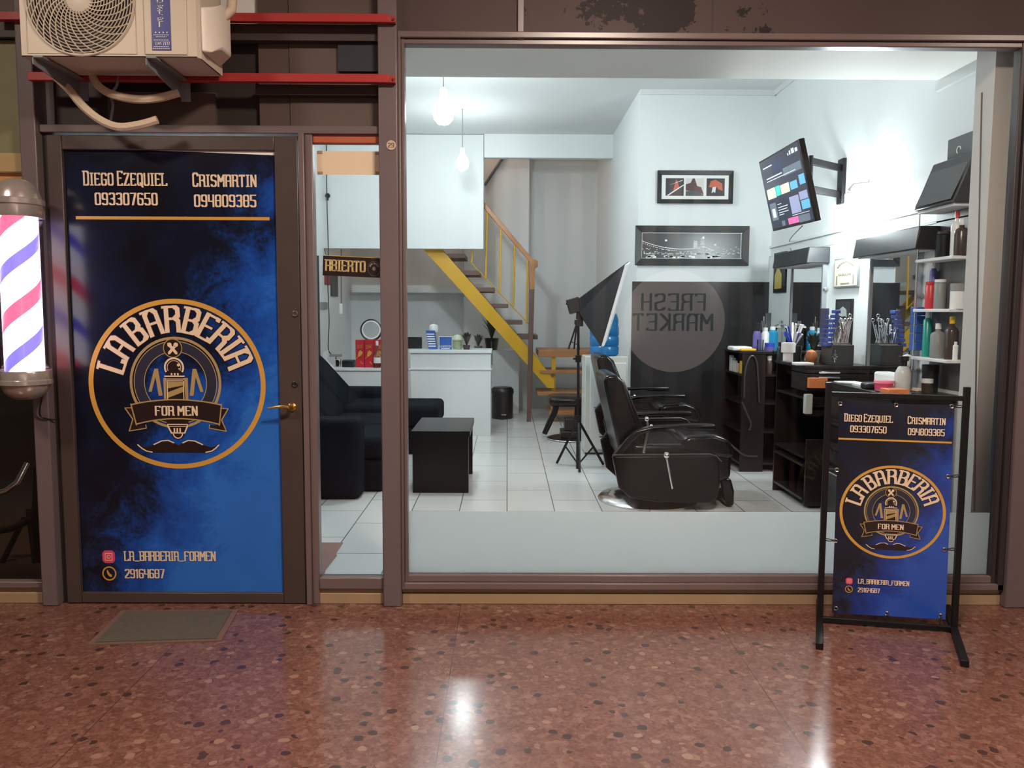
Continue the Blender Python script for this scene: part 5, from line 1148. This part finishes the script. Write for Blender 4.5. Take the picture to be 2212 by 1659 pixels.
def hood(lab, px0, px1, py0, py1, ref, depth):
    xi = RX - depth; y0, y1, z0, z1 = rwbox(px0, px1, py0, py1, xi, ref); y1 = min(y1, PY_ - .04)
    t = thing('mirror_hood', lab, 'hood', (RX, (y0 + y1) / 2, z0), 'black hoods over the mirrors')
    MB().prism([(RX - .012, y0, z0), (xi, y0, z0), (xi + .02, y0, z1), (RX - .012, y0, z1)], (0, y1 - y0, 0)).build('box', mat('hood_black', (0.03, 0.033, 0.036), 0.35), t, bevel=.006)
    MB().box(xi + .03, RX - .04, y0 + .03, y1 - .03, z0 - .006, z0 + .001).build('light_slot', M_WHITE, t)
hood('black hood over the farther mirror', 1669, 1742, 541, 574, 1705, .20)
hood('long black hood over the nearer mirror', 1842, 1978, 502, 548, 1910, .16)
tag(MB().box(2.45, 2.55, .96, 1.03, RW(1975, 503, 2.42).z, RW(1975, 489, 2.42).z).build('tool_bundle', M_GREYP, None, bevel=.02), 'grey bundle of cables lying on the nearer hood', 'cable bundle')
y0, y1, z0, z1 = rwbox(1671, 1696, 545, 632, RX - .03, 1684); y1 = min(y1, PY_ - .03)
t = thing('advert_board', 'dark board with a tall yellow bottle picture beside the farther mirror', 'board', (RX, (y0 + y1) / 2, z0))
MB().box(RX - .03, RX - .012, y0, y1, z0, z1).build('board', M_FRAME, t)
ym = (y0 + y1) / 2; sy = (y1 - y0)
MB().prism([(RX - .031, ym + sy * u, z0 + (z1 - z0) * v) for u, v in ((-.25, .1), (.35, .1), (.35, .45), (.2, .55), (.18, .72), (-.05, .72), (-.08, .55), (-.25, .45))], (-.003, 0, 0)).build('bottle_picture', mat('mustard_print', (0.5, 0.40, 0.10), 0.4), t)
def wplaque(name, lab, px0, px1, py0, py1, ref, mf, mi, bw=.02):
    xi = RX - .03; y0, y1, z0, z1 = rwbox(px0, px1, py0, py1, xi, ref)
    t = thing(name, lab, 'picture', (RX, (y0 + y1) / 2, z0))
    MB().box(xi, RX - .012, y0, y1, z0, z1).build('frame', mf, t, bevel=.003)
    MB().box(xi - .002, xi, y0 + bw, y1 - bw, z0 + bw, z1 - bw).build('print', mi, t)
    return t, y0 + bw, y1 - bw, z0 + bw, z1 - bw, xi - .003
t, y0, y1, z0, z1, xi = wplaque('wall_plaque', 'cream wall plaque with scalloped outline between the two mirrors', 1802, 1853, 556, 621, 1828, M_GREYP, mat('plaque_cream', (0.78, 0.72, 0.58), 0.5), .012)
def wface(mb, pts): mb.prism([(xi, y1 + (y0 - y1) * u, z0 + (z1 - z0) * v) for u, v in pts], (-.001, 0, 0))
mb = MB(); 
for i in range(9):
    a0, a1 = R(20 + 140 * i / 9), R(20 + 140 * (i + .8) / 9); wface(mb, [(.5 + r * math.cos(a), .55 + r * .9 * math.sin(a)) for r, a in ((.36, a0), (.36, a1), (.42, a1), (.42, a0))])
for i in range(8): wface(mb, [(.2 + .075 * i, .40), (.25 + .075 * i, .40), (.25 + .075 * i, .47), (.2 + .075 * i, .47)])
for s in (.1, .84): wface(mb, [(s, .05), (s + .05, .05), (s + .05, .4), (s, .4)])
wface(mb, [(.3, .08), (.7, .08), (.7, .12), (.3, .12)])
mb.build('ornament', mat('plaque_brown', (0.30, 0.26, 0.20), 0.5), t)
t, y0, y1, z0, z1, xi = wplaque('wall_picture', 'small dark framed print of a bearded face under the cream plaque', 1803, 1838, 646, 748, 1820, M_FRAME, mat('chalk_black', (0.035, 0.04, 0.04), 0.4), .018)
mb = MB(); wface(mb, [(.2, .62), (.25, .8), (.5, .88), (.75, .8), (.8, .62), (.66, .66), (.5, .64), (.34, .66)]); wface(mb, [(.3, .58), (.7, .58), (.62, .34), (.5, .28), (.38, .34)])
for i in range(3): wface(mb, [(.36, .12 + .05 * i), (.64, .12 + .05 * i), (.64, .145 + .05 * i), (.36, .145 + .05 * i)])
mb.build('drawing', mat('chalk_grey', (0.40, 0.43, 0.42), 0.5), t)
# ------------------------------------------------------------------ cabinets along the right wall
def cab_open(name, lab, x0, x1, y0, y1, z0, z1, shelves, m, mid=None):
    t = thing(name, lab, 'cabinet', ((x0 + x1) / 2, (y0 + y1) / 2, z0)); w = .018
    MB().box(x0 - .006, x1, y0 - .006, y1 + .004, z1 - .022, z1).build('top_panel', m, t, bevel=.002)
    MB().box(x1 - w, x1, y0, y1, z0, z1 - .022).build('back_panel', m, t)
    MB().box(x0, x1 - w, y1 - w, y1, z0, z1 - .022).build('side_panel', m, t)
    for z in shelves: MB().box(x0 + .002, x1 - w, y0 + .002, y1 - w, z - w, z).build('shelf', m, t)
    if mid: MB().box(x0, x0 + mid, y0, y0 + w, z0, z1 - .022).box(x0 + mid - w, x0 + mid, y0 + w, y1 - w, z0, z1 - .022).build('divider', m, t)
    return t
c1y0, c1y1 = 2.95, 3.55; c1x = FX(1601, 900, c1y0); c1z = FZ(759, 1600, c1y0)
sh1 = [FL + .08, FL + .36, FZ(870, 1660, c1y0), FZ(809, 1660, c1y0)]
cab_open('shelf_cabinet', 'farther dark brown cabinet with open shelves beside the black panel', c1x, RX - .02, c1y0, c1y1, FL, c1z, sh1, M_WOODD, mid=.20)
c2y0, c2y1 = 1.62, 2.24; c2x = FX(1737, 900, c2y0); c2z = FZ(790, 1745, c2y0)
t = cab_open('shelf_cabinet', 'nearer dark brown cabinet with silver pulls behind the banner stand', c2x, RX - .02, c2y0, c2y1, FL, c2z, [FL + .08, FL + .32, FZ(985, 1740, c2y0), FZ(858, 1740, c2y0)], M_WOODD)
for z0_, z1_ in ((FZ(806, 1760, c2y0), c2z - .024), (FZ(845, 1760, c2y0), FZ(808, 1760, c2y0))):
    dr = MB().box(c2x + .004, RX - .04, c2y0 - .006, c2y0 + .3, z0_, z1_).build('drawer', M_WOODD, t, bevel=.003)
    MB().box(FX(1766, 800, c2y0), FX(1812, 800, c2y0), c2y0 - .03, c2y0 - .006, z1_ - .03, z1_ - .016).build('pull', M_CHROME, dr, bevel=.003)
MB().box(c2x + .02, RX - .04, c2y0 - .004, c2y0 + .01, FL + .02, FL + .5).build('lower_door', M_WOODD, t, bevel=.003)
d3y0, d3y1, d3x = .52, 1.45, 2.16; d3z = FZ(846, 1830, d3y0 + .2)
t = thing('counter', 'black work counter cluttered with tools behind the banner', 'counter', ((d3x + RX) / 2, 1.0, FL))
MB().box(d3x, RX - .02, d3y0, d3y1, d3z - .03, d3z).build('work_top', M_WOODD, t, bevel=.003)
MB().box(d3x + .03, RX - .03, d3y0 + .03, d3y1 - .03, FL, d3z - .03).build('body', M_WOODD, t, bevel=.003)
for i in range(3):
    z = FZ(922, 1770, d3y1) - .16 * i
    dr = MB().box(d3x + .012, d3x + .03, d3y0 + .06, d3y1 - .06, z - .06, z + .07).build('drawer', M_WOODD, t, bevel=.003)
    MB().box(d3x - .004, d3x + .012, d3y1 - .4, d3y1 - .1, z + .03, z + .04).build('pull', M_CHROME, dr)
def hose(lab, pts): return tube_thing('shower_hose', lab, 'hose', pts, .008, mat('hose_steel', (0.04, 0.035, 0.035), 0.35))
hose('looped dark cable hanging on the farther cabinet front', [P(1607, 860, c1y0 - .012), P(1610, 800, c1y0 - .012), P(1622, 770, c1y0 - .012), P(1634, 780, c1y0 - .012), P(1638, 830, c1y0 - .012), P(1640, 870, c1y0 - .012)])
hose('pale cable hanging slack across the farther cabinet foot', [P(1602, 868, c1y0 - .03), P(1612, 890, c1y0 - .03), P(1622, 915, c1y0 - .03), P(1618, 930, c1y0 - .03)])
hose('long slack cable from the chair side to the farther cabinet', [P(1570, 952, c1y0 - .05), P(1590, 970, c1y0 - .05), P(1610, 984, c1y0 - .05), P(1636, 986, c1y0 - .05)])
# ------------------------------------------------------------------ corner shelf with bottles
SX0, sy0, sy1 = 2.44, .46, .86
t = thing('wall_shelf', 'white four tier wall shelf with a dark back, full of bottles', 'shelf', (RX, .66, 1.0))
SH = [RW(2062, y, SX0).z for y in (437, 551, 667, 780)]
MB().box(RX - .014, RX, sy0 - .02, sy1 + .02, d3z + .02, SH[0] + .02).build('back_board', mat('smoked_board', (0.11, 0.105, 0.10), 0.3), t)
for z in SH: MB().box(SX0, RX - .014, sy0, sy1, z - .018, z).build('shelf', M_WHITE, t, bevel=.003)
for yy_ in (sy1 - .01,): MB().tube([(SX0 + .01, yy_, SH[3] - .15), (SX0 + .01, yy_, SH[0])], .004, 6).build('rod', M_CHROME, t, smooth=True)
def on_shelf(px, k, dx=.065):        # place on shelf k under pixel column px
    X = SX0 + dx; p = RW(px, 700, X); return (X, min(max(p.y, sy0 + .03), sy1 - .03), SH[k] if k < 4 else d3z)
def bottle(lab, px, k, r, h, m, capm, style='round', dx=.065, name='bottle', cat='bottle'):
    c = on_shelf(px, k, dx); pr = {'round': [(r * .95, 0), (r, .01), (r, h * .66), (r * .8, h * .73), (r * .35, h * .78), (r * .35, h * .84)], 'can': [(r * .95, 0), (r, .006), (r, h * .86), (r * .85, h * .9)], 'slim': [(r, 0), (r, h * .8), (r * .5, h * .86)], 'jar': [(r, 0), (r, h * .7)]}[style]
    hb = pr[-1][1]; rc = pr[-1][0] * 1.15 if style != 'jar' else r * 1.05
    return lathe_thing(name, lab, cat, 0, 0, 0, pr, m, [('cap', [(rc, hb), (rc, h), (0, h + .002)], capm)], xy=c, group='products on the wall shelf')
bottle('white bottle with red nozzle on the top bottle tier', 2056, 1, .030, .25, M_WHITE, M_REDC)
bottle('squat black lettered bottle on the top bottle tier', 2029, 1, .038, .15, M_BLACK, M_AMBER, 'can')
bottle('dark shouldered bottle at the window end of the top bottle tier', 2082, 1, .036, .2, M_AMBER, M_WHITE)
bottle('red spray can on the second bottle tier', 2007, 2, .030, .16, M_REDC, M_REDC, 'can')
bottle('slim violet and white can behind the red spray can', 1997, 2, .022, .28, M_PURP, M_WHITE, 'slim', dx=.1)
bottle('white lidded jar on the second bottle tier', 2071, 2, .042, .14, M_WHITE, M_GREYP, 'jar', name='jar', cat='jar')
bottle('clear tumbler on the second bottle tier', 2027, 2, .032, .17, M_GREYP, M_WHITE, 'can', name='jar', cat='jar')
bottle('teal bottle with white cap on the third bottle tier', 2004, 3, .025, .27, M_TEAL, M_WHITE, 'slim')
bottle('grey jar with white lid on the third bottle tier', 2028, 3, .042, .20, M_GREYP, M_WHITE, 'round')
bottle('dark labelled bottle with yellow trigger on the third bottle tier', 2057, 3, .036, .24, M_AMBER, M_YELP)
bottle('tiny white tube at the window end of the third bottle tier', 2078, 3, .014, .1, M_WHITE, M_WHITE, 'slim')
bottle('black upturned pot on the lowest bottle tier', 2015, 4, .045, .16, M_BLACK, M_BLACK, 'jar', name='jar', cat='jar')
bottle('small white and brown box shaped jar on the lowest bottle tier', 2010, 4, .03, .08, M_AMBER, M_WHITE, 'jar', dx=.02, name='jar', cat='jar')
q = [RW(1984, 449, 2.42), RW(2096, 446, 2.50), RW(2118, 318, 2.52), RW(2012, 354, 2.50)]
zb = SH[0]; ch_ = RW(2012, 354, 2.50).z - zb
ya, yb = .44, .87
t = thing('slanted_case', 'black slanted case standing on the top of the wall shelf', 'case', (2.5, .65, zb))
MB().prism([(2.42, yb, zb), (2.56, yb, zb), (2.55, yb, zb + ch_), (2.525, yb, zb + ch_)], (0, ya - yb, 0)).build('shell', mat('case_black', (0.05, 0.052, 0.055), 0.35), t, bevel=.006)
MB().prism([(2.417, yb - .02, zb + .02), (2.419, yb - .02, zb + .02), (2.521, yb - .02, zb + ch_ - .02), (2.519, yb - .02, zb + ch_ - .02)], (0, ya - yb + .04, 0)).build('front_panel', mat('case_grey', (0.10, 0.105, 0.11), 0.4), t)
z = RW(2080, 340, 2.55).z; y0, y1 = RW(2116, 320, 2.55).y, RW(2046, 320, 2.55).y
t = thing('sound_bar', 'black bar with a small white mark above the slanted case', 'speaker', (2.56, (y0 + y1) / 2, z))
MB().box(2.552, RX, y0, y1, z, z + .13).build('body', mat('case_black', (0.05, 0.052, 0.055), 0.35), t, bevel=.004)
MB().tube([(2.55, (y0 + y1) / 2 + .04 + math.cos(a) * .02, z + .05 + math.sin(a) * .02) for a in [R(-60 + 30 * i) for i in range(9)]], .003, 5).build('mark', M_WHITE, t)
# ------------------------------------------------------------------ clutter on the cabinets and the counter
def stand(name, lab, cat, px, py, Y, z, prof, m, parts=(), group=None): return lathe_thing(name, lab, cat, px, py, Y, prof, m, parts, group, z)
GRP = 'barber things on the cabinets'
A1 = c1y0 + .10
def sbox(name, lab, cat, px0, px1, h, Y, dep, m, z, bevel=.004): return box_thing(name, lab, cat, FX(px0, 760, Y), FX(px1, 760, Y), Y, Y + dep, z, z + h, m, GRP, bevel)
sbox('towel', 'folded white towel on the farther cabinet', 'towel', 1584, 1626, .035, A1, .2, M_PAPER, c1z, .012)
sbox('cloth', 'folded yellow cloth on the farther cabinet', 'cloth', 1601, 1634, .022, A1 - .07, .06, M_YELP, c1z, .008)
stand('bottle', 'tall violet bottle on the farther cabinet', 'bottle', 1634, 757, A1 + .12, c1z, [(.035, 0), (.035, .13), (.028, .17)], M_PURP, [('cap', [(.028, .17), (.03, .24), (0, .242)], M_BLACK)], GRP)
stand('glass_jar', 'small clear jar on the farther cabinet', 'jar', 1642, 757, A1 - .02, c1z, [(.026, 0), (.028, .1), (.024, .1)], M_CLEAR, [], GRP)
stand('tin', 'lower violet tin of the pair on the farther cabinet', 'tin', 1662, 757, A1 + .0, c1z, [(.045, 0), (.045, .035)], M_PURP, [], GRP)
stand('tin', 'upper blue tin of the pair on the farther cabinet', 'tin', 1662, 757, A1 + .0, c1z + .035, [(.042, 0), (.042, .035)], mat('bright_blue', (0.03, 0.06, 0.5), 0.35), [], GRP)
stand('bottle', 'white squeeze bottle behind the stacked tins', 'bottle', 1652, 757, A1 + .14, c1z, [(.035, 0), (.035, .15), (.02, .17)], M_WHITE, [('cap', [(.02, .17), (.02, .2), (0, .202)], M_WHITE)], GRP)
stand('bottle', 'turquoise lotion bottle behind the stacked tins', 'bottle', 1668, 757, A1 + .14, c1z, [(.045, 0), (.045, .16), (.02, .18)], mat('turquoise', (0.01, 0.25, 0.45), 0.35), [('cap', [(.022, .18), (.022, .21), (0, .212)], M_WHITE)], GRP)
c = P(1648, 757, A1 + .22)
t = thing('brush_cup', 'dark cup of brushes at the back of the farther cabinet', 'cup', (c.x, c.y, c1z), GRP)
MB().lathe([(.03, 0), (.032, .1), (.028, .1)], (c.x, c.y, c1z), 16).build('cup', M_GREYP, t, smooth=True)
for i, (dx_, h_) in enumerate(((-.02, .26), (.0, .3), (.018, .24))): MB().tube([(c.x, c.y, c1z + .08), (c.x + dx_, c.y, c1z + h_)], .006, 6).build('brush', M_CHROME, t)
sbox('picture_stand', 'small grey square board propped at the corner by the panel', 'board', 1652, 1664, .33, c1y1 - .06, .02, mat('board_grey', (0.07, 0.09, 0.09), 0.4), c1z)
stand('glass_dome', 'clear domed jar with steel lid beside the farther mirror', 'jar', 1686, 757, A1 + .2, c1z, [(.06, 0), (.065, .17), (.05, .2)], M_CLEAR, [('lid', [(.068, .2), (.06, .215), (.015, .24), (.015, .26), (0, .262)], M_CHROME)], GRP)
A2 = c2y0 + .2
stand('shaving_mug', 'white mug on the nearer cabinet', 'mug', 1702, 778, A2 + .08, c2z, [(.036, 0), (.036, .075), (.05, .08), (.05, .15), (.046, .15)], M_WHITE, [], GRP)
stand('bottle', 'short black bottle beside the white mug', 'bottle', 1687, 778, A2 + .16, c2z, [(.032, 0), (.032, .1), (.022, .12)], M_BLACK, [('cap', [(.024, .12), (.024, .15), (0, .152)], M_BLACK)], GRP)
stand('steel_cup', 'little clear cup at the edge of the nearer cabinet', 'cup', 1676, 778, A2 + .3, c2z, [(.022, 0), (.026, .08), (.022, .08)], M_CLEAR, [], GRP)
c = P(1712, 770, A2 + .3)
t = thing('tool_pot', 'pot crammed with white and blue tools before the farther mirror', 'pot', (c.x, c.y, c2z), GRP)
MB().lathe([(.06, 0), (.065, .12), (.058, .12)], (c.x, c.y, c2z), 18).build('pot', M_BLACK, t, smooth=True)
rn = random.Random(4)
for i in range(14): a = rn.uniform(0, 6.28); MB().tube([(c.x, c.y, c2z + .1), (c.x + math.cos(a) * .07, c.y + math.sin(a) * .07, c2z + rn.uniform(.2, .3))], .008, 6).build('tool', (M_WHITE, mat('bright_blue', (0, 0, 0)), M_CHROME, M_WHITE)[i % 4], t)
c = P(1757, 775, A2 + .16)
t = thing('potted_plant', 'dark bushy plant in a pot before the farther mirror', 'plant', (c.x, c.y, c2z))
MB().lathe([(.04, 0), (.055, .09), (.045, .09)], (c.x, c.y, c2z), 18).build('pot', M_GREYP, t, smooth=True)
leaves(MB(), (c.x, c.y, c2z + .07), 60, .16, .075, .02, 12).build('foliage', mat('dark_leaf', (0.02, 0.03, 0.022), 0.5), t, smooth=True)
t = stand('brush', 'orange handled round brush on the nearer cabinet', 'brush', 1752, 776, A2 + .06, c2z, [(.02, 0), (.036, .015), (.044, .05), (.034, .085), (.01, .1)], mat('orange_wood_ball', (0.45, 0.16, 0.06), 0.35), [], GRP)
sbox('tablet', 'white tablet lying at the front of the nearer cabinet', 'tablet', 1720, 1760, .018, c2y0 + .02, .12, M_WHITE, c2z)
sbox('remote_control', 'black slab beside the white tablet', 'remote control', 1699, 1718, .02, c2y0 + .1, .14, M_BLACK, c2z)
sbox('tool_case', 'black lidded case behind the orange brush', 'case', 1770, 1798, .12, c2y0 + .34, .18, M_BLACK, c2z)
sbox('tray', 'thin white tray on the black lidded case', 'tray', 1766, 1797, .012, c2y0 + .33, .18, M_WHITE, c2z + .121)
bx0, bx1, byy = FX(1797, 760, c2y0 + .05), FX(1845, 760, c2y0 + .05), c2y0 + .05
bh = FZ(745, 1820, byy) - c2z
t = thing('storage_box', 'grey black box with a silver star mark on the nearer cabinet', 'box', ((bx0 + bx1) / 2, byy + .1, c2z))
MB().box(bx0, bx1, byy, byy + .2, c2z, c2z + bh).build('box', mat('box_charcoal', (0.045, 0.048, 0.05), 0.4), t, bevel=.003)
mb = MB(); sx_, sz_ = bx0 + .022, c2z + bh * .42
for a in (0, 60, 120): mb.prism([(sx_ + x * math.cos(R(a)) - z * math.sin(R(a)), byy - .002, sz_ + x * math.sin(R(a)) + z * math.cos(R(a))) for x, z in ((-.02, -.003), (.02, -.003), (.02, .003), (-.02, .003))], (0, .001, 0))
mb.prism([(sx_ - .003, byy - .002, sz_ - .04), (sx_ + .003, byy - .002, sz_ - .04), (sx_ + .003, byy - .002, sz_ + .05), (sx_ - .003, byy - .002, sz_ + .05)], (0, .001, 0)); mb.build('star_mark', M_CHROME, t)
zt = c2z + bh; rn = random.Random(2)
t = thing('scissor_rack', 'clear rack bristling with silver scissors and clips', 'rack', ((bx0 + bx1) / 2, byy + .1, zt))
MB().box(bx0 + .02, bx1 - .01, byy + .04, byy + .16, zt, zt + .012).build('tray', M_CHROME, t)
for i in range(26):
    x = rn.uniform(bx0 + .03, bx1 - .02); y = rn.uniform(byy + .05, byy + .15); h = rn.uniform(.06, .2); a = rn.uniform(-.3, .3)
    mb = MB().tube([(x, y, zt + .01), (x + a * h, y, zt + h)], .004, 5)
    if i % 2: mb.tube([(x + a * h + .011 * math.cos(b), y, zt + h + .011 + .011 * math.sin(b)) for b in [2 * math.pi * k / 10 for k in range(10)]], .003, 5, closed=True)
    mb.build('scissors', M_CHROME, t, smooth=True)
t = thing('comb_rack', 'leaning stack of blue clipper guards beside the grey black box', 'rack', (bx0 - .03, byy + .1, c2z))
for i in range(8):
    x = bx0 - .045 + .008 * i; MB().box(x + .015, x + .05, byy + .02, byy + .1, c2z + .134 + .033 * i, c2z + .158 + .033 * i).build('guard', mat('guard_blue', (0.06, 0.10, 0.40), 0.35), t, bevel=.003)
MB().box(bx0 - .05, bx0 + .01, byy + .10, byy + .11, c2z + .133, c2z + .40).build('backing', M_CHROME, t)
def onc(px, py): p = RW(px, py, 2.36); return P(px, py, min(max(p.y, d3y0 + .06), d3y1 - .05))
def ctop(name, lab, cat, px, py, prof, m, parts=()):
    c = G(px, py, d3z); return lathe_thing(name, lab, cat, 0, 0, 0, prof, m, parts, GRP, xy=(c.x, c.y, d3z))
zc = d3z
def cpos(x, y): return (x, y, zc)
lathe_thing('spray_bottle', 'clear spray bottle with black trigger on the counter', 'spray bottle', 0, 0, 0, [(.045, 0), (.045, .11), (.03, .145), (.014, .155)], mat('frosted_clear', (0.55, 0.58, 0.58), 0.3), [('trigger_head', [(.02, .155), (.02, .18), (.03, .185), (.03, .21), (0, .212)], M_BLACK)], GRP, xy=cpos(2.33, .72))
lathe_thing('spray_bottle', 'smoky spray bottle with white trigger on the counter', 'spray bottle', 0, 0, 0, [(.035, 0), (.035, .12), (.014, .14)], M_GREYP, [('trigger_head', [(.018, .14), (.018, .2), (.03, .205), (0, .22)], M_WHITE)], GRP, xy=cpos(2.40, .82))
lathe_thing('tub', 'pink lidded tub on the counter', 'tub', 0, 0, 0, [(.05, 0), (.052, .05)], mat('pink_tub', (0.6, 0.06, 0.14), 0.4), [('lid', [(.056, .05), (.056, .065), (0, .067)], mat('pink_lid', (0.9, 0.30, 0.40), 0.4))], GRP, xy=cpos(2.23, .74))
for i, (x0_, x1_, y0_, y1_, m, lab, nm, cat, h, b_) in enumerate((
   (2.20, 2.34, 1.22, 1.40, M_PAPER, 'white leaflet at the far end of the counter', 'leaflet', 'leaflet', .006, 0),
   (2.22, 2.40, .98, 1.16, M_PAPER, 'open white booklet in the middle of the counter', 'booklet', 'booklet', .012, 0),
   (2.18, 2.29, .86, .95, M_BLACK, 'black hair clipper lying on the counter', 'hair_clipper', 'clipper', .035, .01),
   (2.30, 2.37, .88, .96, mat('violet_clip', (0.3, 0.05, 0.5), 0.4), 'violet clip on the counter', 'hair_clip', 'clip', .012, .003),
   (2.17, 2.29, .55, .66, mat('orange_box', (0.7, 0.22, 0.08), 0.4), 'orange and red packet at the front of the counter', 'packet', 'packet', .03, .004),
   (2.42, 2.53, 1.0, 1.3, M_PAPER, 'pair of white folded towels under the nearer mirror', 'towel', 'towel', .08, .015))):
    box_thing(nm, lab, cat, x0_, x1_, y0_, y1_, zc, zc + h, m, GRP, b_)
lathe_thing('cup', 'white cup under the blue drawer tower', 'cup', 0, 0, 0, [(.03, 0), (.036, .11), (.032, .11)], M_WHITE, [], GRP, xy=(2.455, .955, zc))
def flat(name, lab, cat, cx_, cy_, w_, d_, h_, a_, m):
    tag(MB().cbox((cx_, cy_, d3z + h_ / 2 + .0005), (w_, d_, h_), Matrix.Rotation(R(a_), 3, 'Z')).build(name, m, None, bevel=.002), lab, cat, GRP)
flat('tray', 'thin steel tray nearest the banner top on the counter', 'tray', 2.24, .64, .12, .16, .012, 12, M_CHROME)
flat('leaflet', 'tilted white leaflet near the black hair clipper', 'leaflet', 2.33, 1.08 - .28, .12, .09, .004, -25, M_PAPER)
flat('booklet', 'cream booklet at the mirror side of the counter', 'booklet', 2.46, 1.12 - .3, .10, .14, .010, 18, M_KRAFT)
flat('comb', 'grey comb lying across the counter edge', 'comb', 2.24, 1.18, .05, .2, .008, 30, M_GREYP)
flat('scissors', 'steel scissors lying open on the counter', 'scissors', 2.30, .95 - .38, .02, .16, .006, -40, M_CHROME)
flat('magazine', 'grey glossy magazine at the far edge of the counter', 'magazine', 2.44, 1.38 - .2, .16, .2, .008, 8, mat('magazine_grey', (0.35, 0.38, 0.40), 0.25))
t = thing('drawer_tower', 'narrow blue drawer tower on the wall beside the nearer mirror', 'drawers', (2.53, .93, zc + .3))
zt0, zt1 = RW(1963, 755, 2.5).z, RW(1963, 662, 2.5).z
for i in range(5):
    a, b = zt0 + (zt1 - zt0) * i / 5, zt0 + (zt1 - zt0) * (i + .92) / 5
    MB().box(2.48, RX - .012, .89, .97, a, b).build('drawer', M_BLUEP, t, bevel=.003)
# shelf oddments in the cabinets
stand('bottle', 'white and black spray can on a farther cabinet shelf', 'bottle', 1661, 806, c1y0 + .06, sh1[3], [(.026, 0), (.028, .1), (.02, .12)], M_AMBER, [('cap', [(.02, .12), (.022, .16), (0, .165)], M_WHITE)], GRP)
for i in range(4): box_thing('comb', ('first', 'second', 'third', 'fourth')[i] + ' white comb standing in the farther cabinet, counted from the black panel', 'comb', c1x + .012 + .0 * i, c1x + .05, c1y0 + .45 - .06 * i, c1y0 + .465 - .06 * i, sh1[3], sh1[3] + .14 - .02 * i, M_WHITE, 'white combs in the farther cabinet', .002)
box_thing('carton', 'little yellow carton hung in the farther cabinet side', 'carton', c1x + .01, c1x + .05, c1y0 + .06, c1y0 + .13, sh1[3], sh1[3] + .11, M_YELP, None)
t = box_thing('towel', 'pale towel hanging from the nearer cabinet', 'towel', FX(1737, 870, c2y0 - .03), FX(1754, 870, c2y0 - .03), c2y0 - .05, c2y0 - .006, FZ(893, 1745, c2y0), FZ(850, 1745, c2y0), mat('pale_towel', (0.42, 0.45, 0.43), 0.8), None, .008)
bp_ = box_thing('packet', 'orange and red packet hung under the drawers of the nearer cabinet', 'packet', FX(1746, 830, c2y0 - .03), FX(1786, 830, c2y0 - .03), c2y0 - .045, c2y0 - .006, FZ(838, 1760, c2y0 - .03), FZ(816, 1760, c2y0 - .03), mat('orange_box', (0.7, 0.22, 0.08), 0.4), None)
